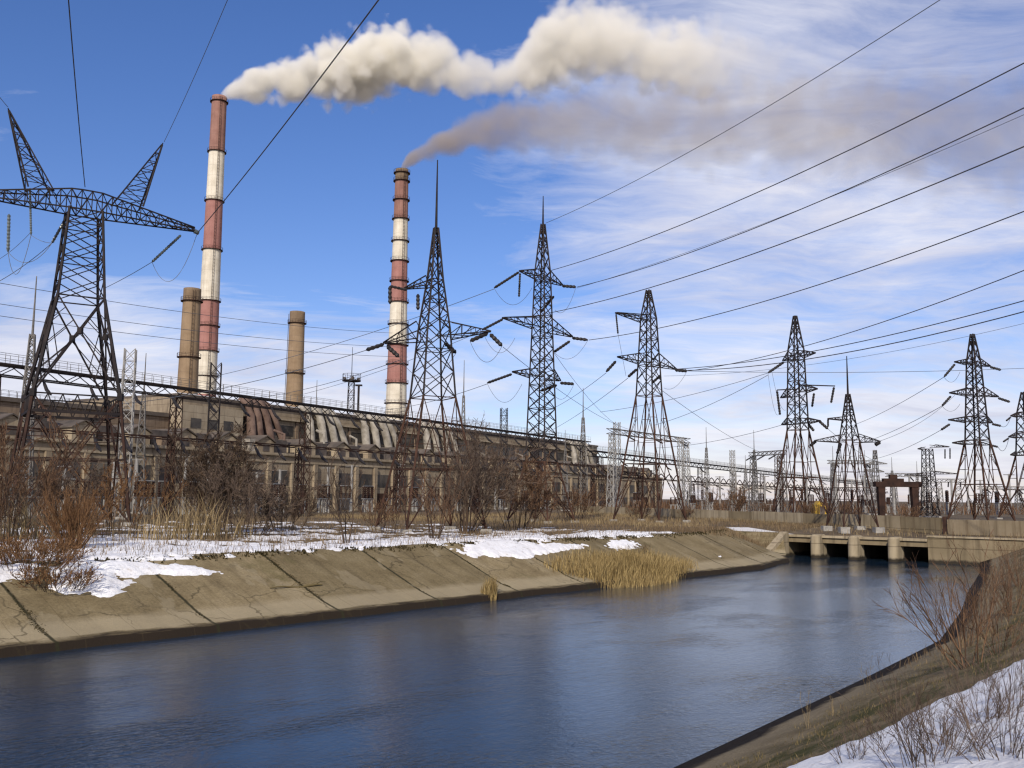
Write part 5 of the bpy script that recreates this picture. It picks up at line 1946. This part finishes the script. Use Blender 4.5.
# ------------------------------------------------------------------ steam and smoke (real volumes)
def plume(name, label, d, prof, dens, col, aniso, nscale, namp, soft, fade, step, absorb=None, thick=1.0):
    """prof: [(px, py, half height px)] -> a tube hull, filled by a volume that follows the same spine"""
    pts = []
    for px, py, h in prof:
        p = at(px, py, d)
        pts.append((p.x, p.z, h * d / F * 0.99))
    x0, x1 = pts[0][0], pts[-1][0]
    o_ = Vector((x0, d, pts[0][1]))
    L = x1 - x0
    zs = [p[1] - o_.z for p in pts]
    zmin, zmax = min(zs) - 1, max(zs) + 1
    rmax = max(p[2] for p in pts)
    xs = [p[0] - x0 for p in pts]
    # hull
    m = MB()
    n = 20
    rows = 60
    vs, fs = [], []
    for i in range(rows + 1):
        x = L * i / rows
        z = float(np.interp(x, xs, zs)); r = float(np.interp(x, xs, [p[2] for p in pts])) * 1.32 + 0.6
        for k in range(n):
            a = 2 * math.pi * k / n
            vs.append((x, r * thick * math.cos(a), z + r * math.sin(a)))
    for i in range(rows):
        for k in range(n):
            k2 = (k + 1) % n
            fs.append((i * n + k, i * n + k2, (i + 1) * n + k2, (i + 1) * n + k))
    fs.append(tuple(reversed(range(n)))); fs.append(tuple(rows * n + k for k in range(n)))
    m.add(vs, fs)
    t = NT(name + '_volume')
    v = t.coord()
    sep = t.n('ShaderNodeSeparateXYZ'); t.link(v, sep.inputs[0])
    xn = t.math('DIVIDE', sep.outputs[0], L)

    def curve(vals):
        fc = t.n('ShaderNodeFloatCurve')
        cm = fc.mapping.curves[0]
        while len(cm.points) > 2: cm.points.remove(cm.points[1])
        P_ = [(x / L, y) for x, y in zip(xs, vals)]
        cm.points[0].location = P_[0]
        cm.points[1].location = P_[-1]
        for q in P_[1:-1]: cm.points.new(*q)
        for q in cm.points: q.handle_type = 'AUTO_CLAMPED'
        fc.mapping.update()
        t.link(xn, fc.inputs['Value'])
        return fc.outputs[0]
    zc = t.math('ADD', t.math('MULTIPLY', curve([(z - zmin) / (zmax - zmin) for z in zs]), zmax - zmin), zmin)
    rr = t.math('MULTIPLY', curve([p[2] / rmax for p in pts]), rmax)
    dz = t.math('SUBTRACT', sep.outputs[2], zc)
    dy = t.math('DIVIDE', sep.outputs[1], thick)
    dist = t.math('DIVIDE', t.math('SQRT', t.math('ADD', t.math('MULTIPLY', dz, dz), t.math('MULTIPLY', dy, dy))), t.math('MAXIMUM', rr, 0.3))
    n1 = t.noise(v, nscale, 6, 0.66, 0.0)
    vo = t.n('ShaderNodeTexVoronoi', feature='F1')
    wv = t.n('ShaderNodeVectorMath', operation='ADD')
    nz = t.n('ShaderNodeTexNoise'); t.link(v, nz.inputs['Vector']); nz.inputs['Scale'].default_value = nscale * 2; nz.inputs['Detail'].default_value = 0
    sc_ = t.n('ShaderNodeVectorMath', operation='SCALE'); t.link(nz.outputs['Color'], sc_.inputs[0]); sc_.inputs['Scale'].default_value = 0.35 / nscale
    t.link(v, wv.inputs[0]); t.link(sc_.outputs[0], wv.inputs[1])
    t.link(wv.outputs[0], vo.inputs['Vector'])
    vo.inputs['Scale'].default_value = nscale * 1.7
    bill = t.math('ADD', t.math('MULTIPLY', t.math('SUBTRACT', n1, 0.5), namp), t.math('MULTIPLY', t.math('SUBTRACT', vo.outputs['Distance'], 0.42), namp * 0.55))
    q = t.math('ADD', dist, bill)
    de = t.maprange(q, 1.0, 1.0 - soft, 0.0, 1.0, True)
    # thins out along its length
    fr = t.ramp(xn, [(a, (b, b, b)) for a, b in fade])
    de = t.math('MULTIPLY', t.math('MULTIPLY', de, fr), dens)
    pv = t.n('ShaderNodeVolumePrincipled')
    pv.inputs['Color'].default_value = c4(col)
    pv.inputs['Anisotropy'].default_value = aniso
    if absorb: pv.inputs['Absorption Color'].default_value = c4(absorb)
    t.link(de, pv.inputs['Density'])
    t.link(pv.outputs[0], t.out.inputs['Volume'])
    t.m.cycles.volume_step_rate = step
    o = m.build(name, t.m)
    o.location = o_
    tag(o, label, name.split('_')[0], kind='thing')
    return o


plume('steam_plume', 'thick cream-white steam plume streaming right from the taller striped chimney', 430,
      [(218, 99, 3), (226, 95, 7), (240, 88, 16), (265, 84, 21), (300, 80, 24), (330, 73, 36), (360, 68, 40), (400, 60, 34), (440, 63, 31), (480, 76, 26), (510, 74, 28),
       (540, 55, 42), (570, 44, 46), (600, 42, 46), (650, 55, 40), (690, 60, 44), (720, 62, 42), (780, 76, 40), (860, 96, 50)],
      0.30, (0.994, 0.975, 0.915), 0.0, 0.062, 1.42, 0.42, [(0, 1), (0.28, 0.9), (0.40, 0.30), (0.5, 0.5), (0.62, 0.32), (0.72, 0.30), (0.80, 0.09), (0.88, 0.04), (1.0, 0.012)], 0.13, thick=1.1)
plume('smoke_plume', 'thin grey-brown smoke drifting right from the second striped chimney', 402,
      [(400, 172, 5), (405, 165, 7), (415, 156, 10), (435, 146, 15), (470, 136, 24), (520, 128, 36), (580, 124, 46), (660, 126, 54), (760, 125, 60), (900, 130, 75), (1080, 140, 90)],
      0.42, (0.66, 0.585, 0.50), 0.1, 0.055, 1.4, 0.6, [(0, 1), (0.03, 0.62), (0.08, 0.34), (0.16, 0.16), (0.28, 0.075), (0.5, 0.055), (0.75, 0.04), (1, 0.02)], 0.12)

# ------------------------------------------------------------------ sky, sun
SUN_EL, SUN_AZ = R(31), math.atan2(-0.97, -0.22)   # direction towards the sun in plan (x, y)
w = bpy.data.worlds.new('World')
scene.world = w
w.use_nodes = True
nt = w.node_tree
nt.nodes.clear()


class WN(NT):
    def __init__(s):
        s.t = nt


t = WN()
out = t.n('ShaderNodeOutputWorld')
bg = t.n('ShaderNodeBackground')
bg.inputs['Strength'].default_value = 0.13
sky = t.n('ShaderNodeTexSky')
sky.sky_type = 'NISHITA'
sky.sun_disc = False
sky.sun_elevation = SUN_EL
sky.sun_rotation = math.pi / 2 - SUN_AZ
sky.air_density = 1.0
sky.dust_density = 0.5
sky.ozone_density = 3.5
v = t.coord('Generated')
sep = t.n('ShaderNodeSeparateXYZ')
t.link(v, sep.inputs[0])
den = t.math('ADD', t.math('MAXIMUM', sep.outputs[2], 0.0), 0.14)
comb = t.n('ShaderNodeCombineXYZ')
t.link(t.math('DIVIDE', sep.outputs[0], den), comb.inputs[0])
t.link(t.math('DIVIDE', sep.outputs[1], den), comb.inputs[1])
P = comb.outputs[0]
warp = t.n('ShaderNodeTexNoise')
t.link(P, warp.inputs['Vector'])
warp.inputs['Scale'].default_value = 0.9
warp.inputs['Detail'].default_value = 3
wsc = t.n('ShaderNodeVectorMath', operation='SCALE')
t.link(warp.outputs['Color'], wsc.inputs[0])
wsc.inputs['Scale'].default_value = 0.9
wad = t.n('ShaderNodeVectorMath', operation='ADD')
t.link(P, wad.inputs[0])
t.link(wsc.outputs[0], wad.inputs[1])
P2 = wad.outputs[0]
n1 = t.noise(t.mapping(P2, (0.8, 1.5, 1), (0, 0, R(-30))), 1.1, 9, 0.62, 0.2)
n2 = t.noise(t.mapping(P2, (1.2, 3.4, 1), (0, 0, R(-38))), 2.4, 9, 0.68, 0.3)
n3 = t.noise(P, 0.6, 3, 0.5)
ang = t.math('ARCTAN2', sep.outputs[0], sep.outputs[1])   # 0 ahead, + to the right
cov = t.maprange(ang, -0.16, 0.26, 0.0, 1.0, True)
lowl = t.math('MULTIPLY', t.maprange(sep.outputs[2], 0.26, 0.10, 0, 1, True), t.maprange(ang, 0.1, -0.15, 0, 1, True))
base_n = t.math('ADD', t.math('MULTIPLY', n1, 0.62), t.math('ADD', t.math('MULTIPLY', n2, 0.28), t.math('MULTIPLY', n3, 0.2)))
thr = t.math('SUBTRACT', 0.655, t.math('ADD', t.math('MULTIPLY', cov, 0.26), t.math('MULTIPLY', lowl, 0.34)))
cl = t.maprange(t.math('SUBTRACT', base_n, thr), 0.0, 0.24, 0, 0.88)
shade = t.noise(t.mapping(P2, (0.7, 1.2, 1), (0, 0, R(-30))), 1.4, 6, 0.6)
ccol = t.ramp(shade, [(0.3, (0.60, 0.60, 0.74)), (0.62, (0.92, 0.92, 1.0))])
scl = t.n('ShaderNodeVectorMath', operation='SCALE')
t.link(ccol, scl.inputs[0])
scl.inputs['Scale'].default_value = 7.4
ccol = scl.outputs[0]
hs = t.n('ShaderNodeHueSaturation')
hs.inputs['Saturation'].default_value = 1.2
hs.inputs['Value'].default_value = 0.93
t.link(t.mix(1.0, sky.outputs[0], (1.12, 0.975, 1.10), 'MULTIPLY'), hs.inputs['Color'])
col = t.mix(cl, hs.outputs[0], ccol)
t.link(col, bg.inputs['Color'])
t.link(bg.outputs[0], out.inputs['Surface'])

sd = bpy.data.lights.new('sun', 'SUN')
sd.energy = 4.3
sd.angle = R(0.6)
sd.color = (1.0, 0.91, 0.77)
so = bpy.data.objects.new('sun', sd)
COL.objects.link(so)
dirv = Vector((math.cos(SUN_EL) * math.cos(SUN_AZ), math.cos(SUN_EL) * math.sin(SUN_AZ), math.sin(SUN_EL)))
so.rotation_euler = dirv.to_track_quat('Z', 'Y').to_euler()
so.location = (-40, -40, 60)

# ------------------------------------------------------------------ render settings
vs_ = scene.view_settings
vs_.view_transform = 'Standard'
vs_.look = 'None'
vs_.exposure = 0.0
vs_.gamma = 1.0
vs_.use_curve_mapping = False
scene.render.engine = 'CYCLES'
cy = scene.cycles
cy.use_denoising = True
try:
    cy.denoiser = 'OPENIMAGEDENOISE'
    cy.denoising_input_passes = 'RGB_ALBEDO_NORMAL'
except Exception:
    pass
cy.max_bounces = 8
cy.diffuse_bounces = 3
cy.glossy_bounces = 3
cy.transmission_bounces = 3
cy.volume_bounces = 6
cy.transparent_max_bounces = 8
cy.volume_max_steps = 512
cy.sample_clamp_indirect = 6
cy.filter_width = 1.3
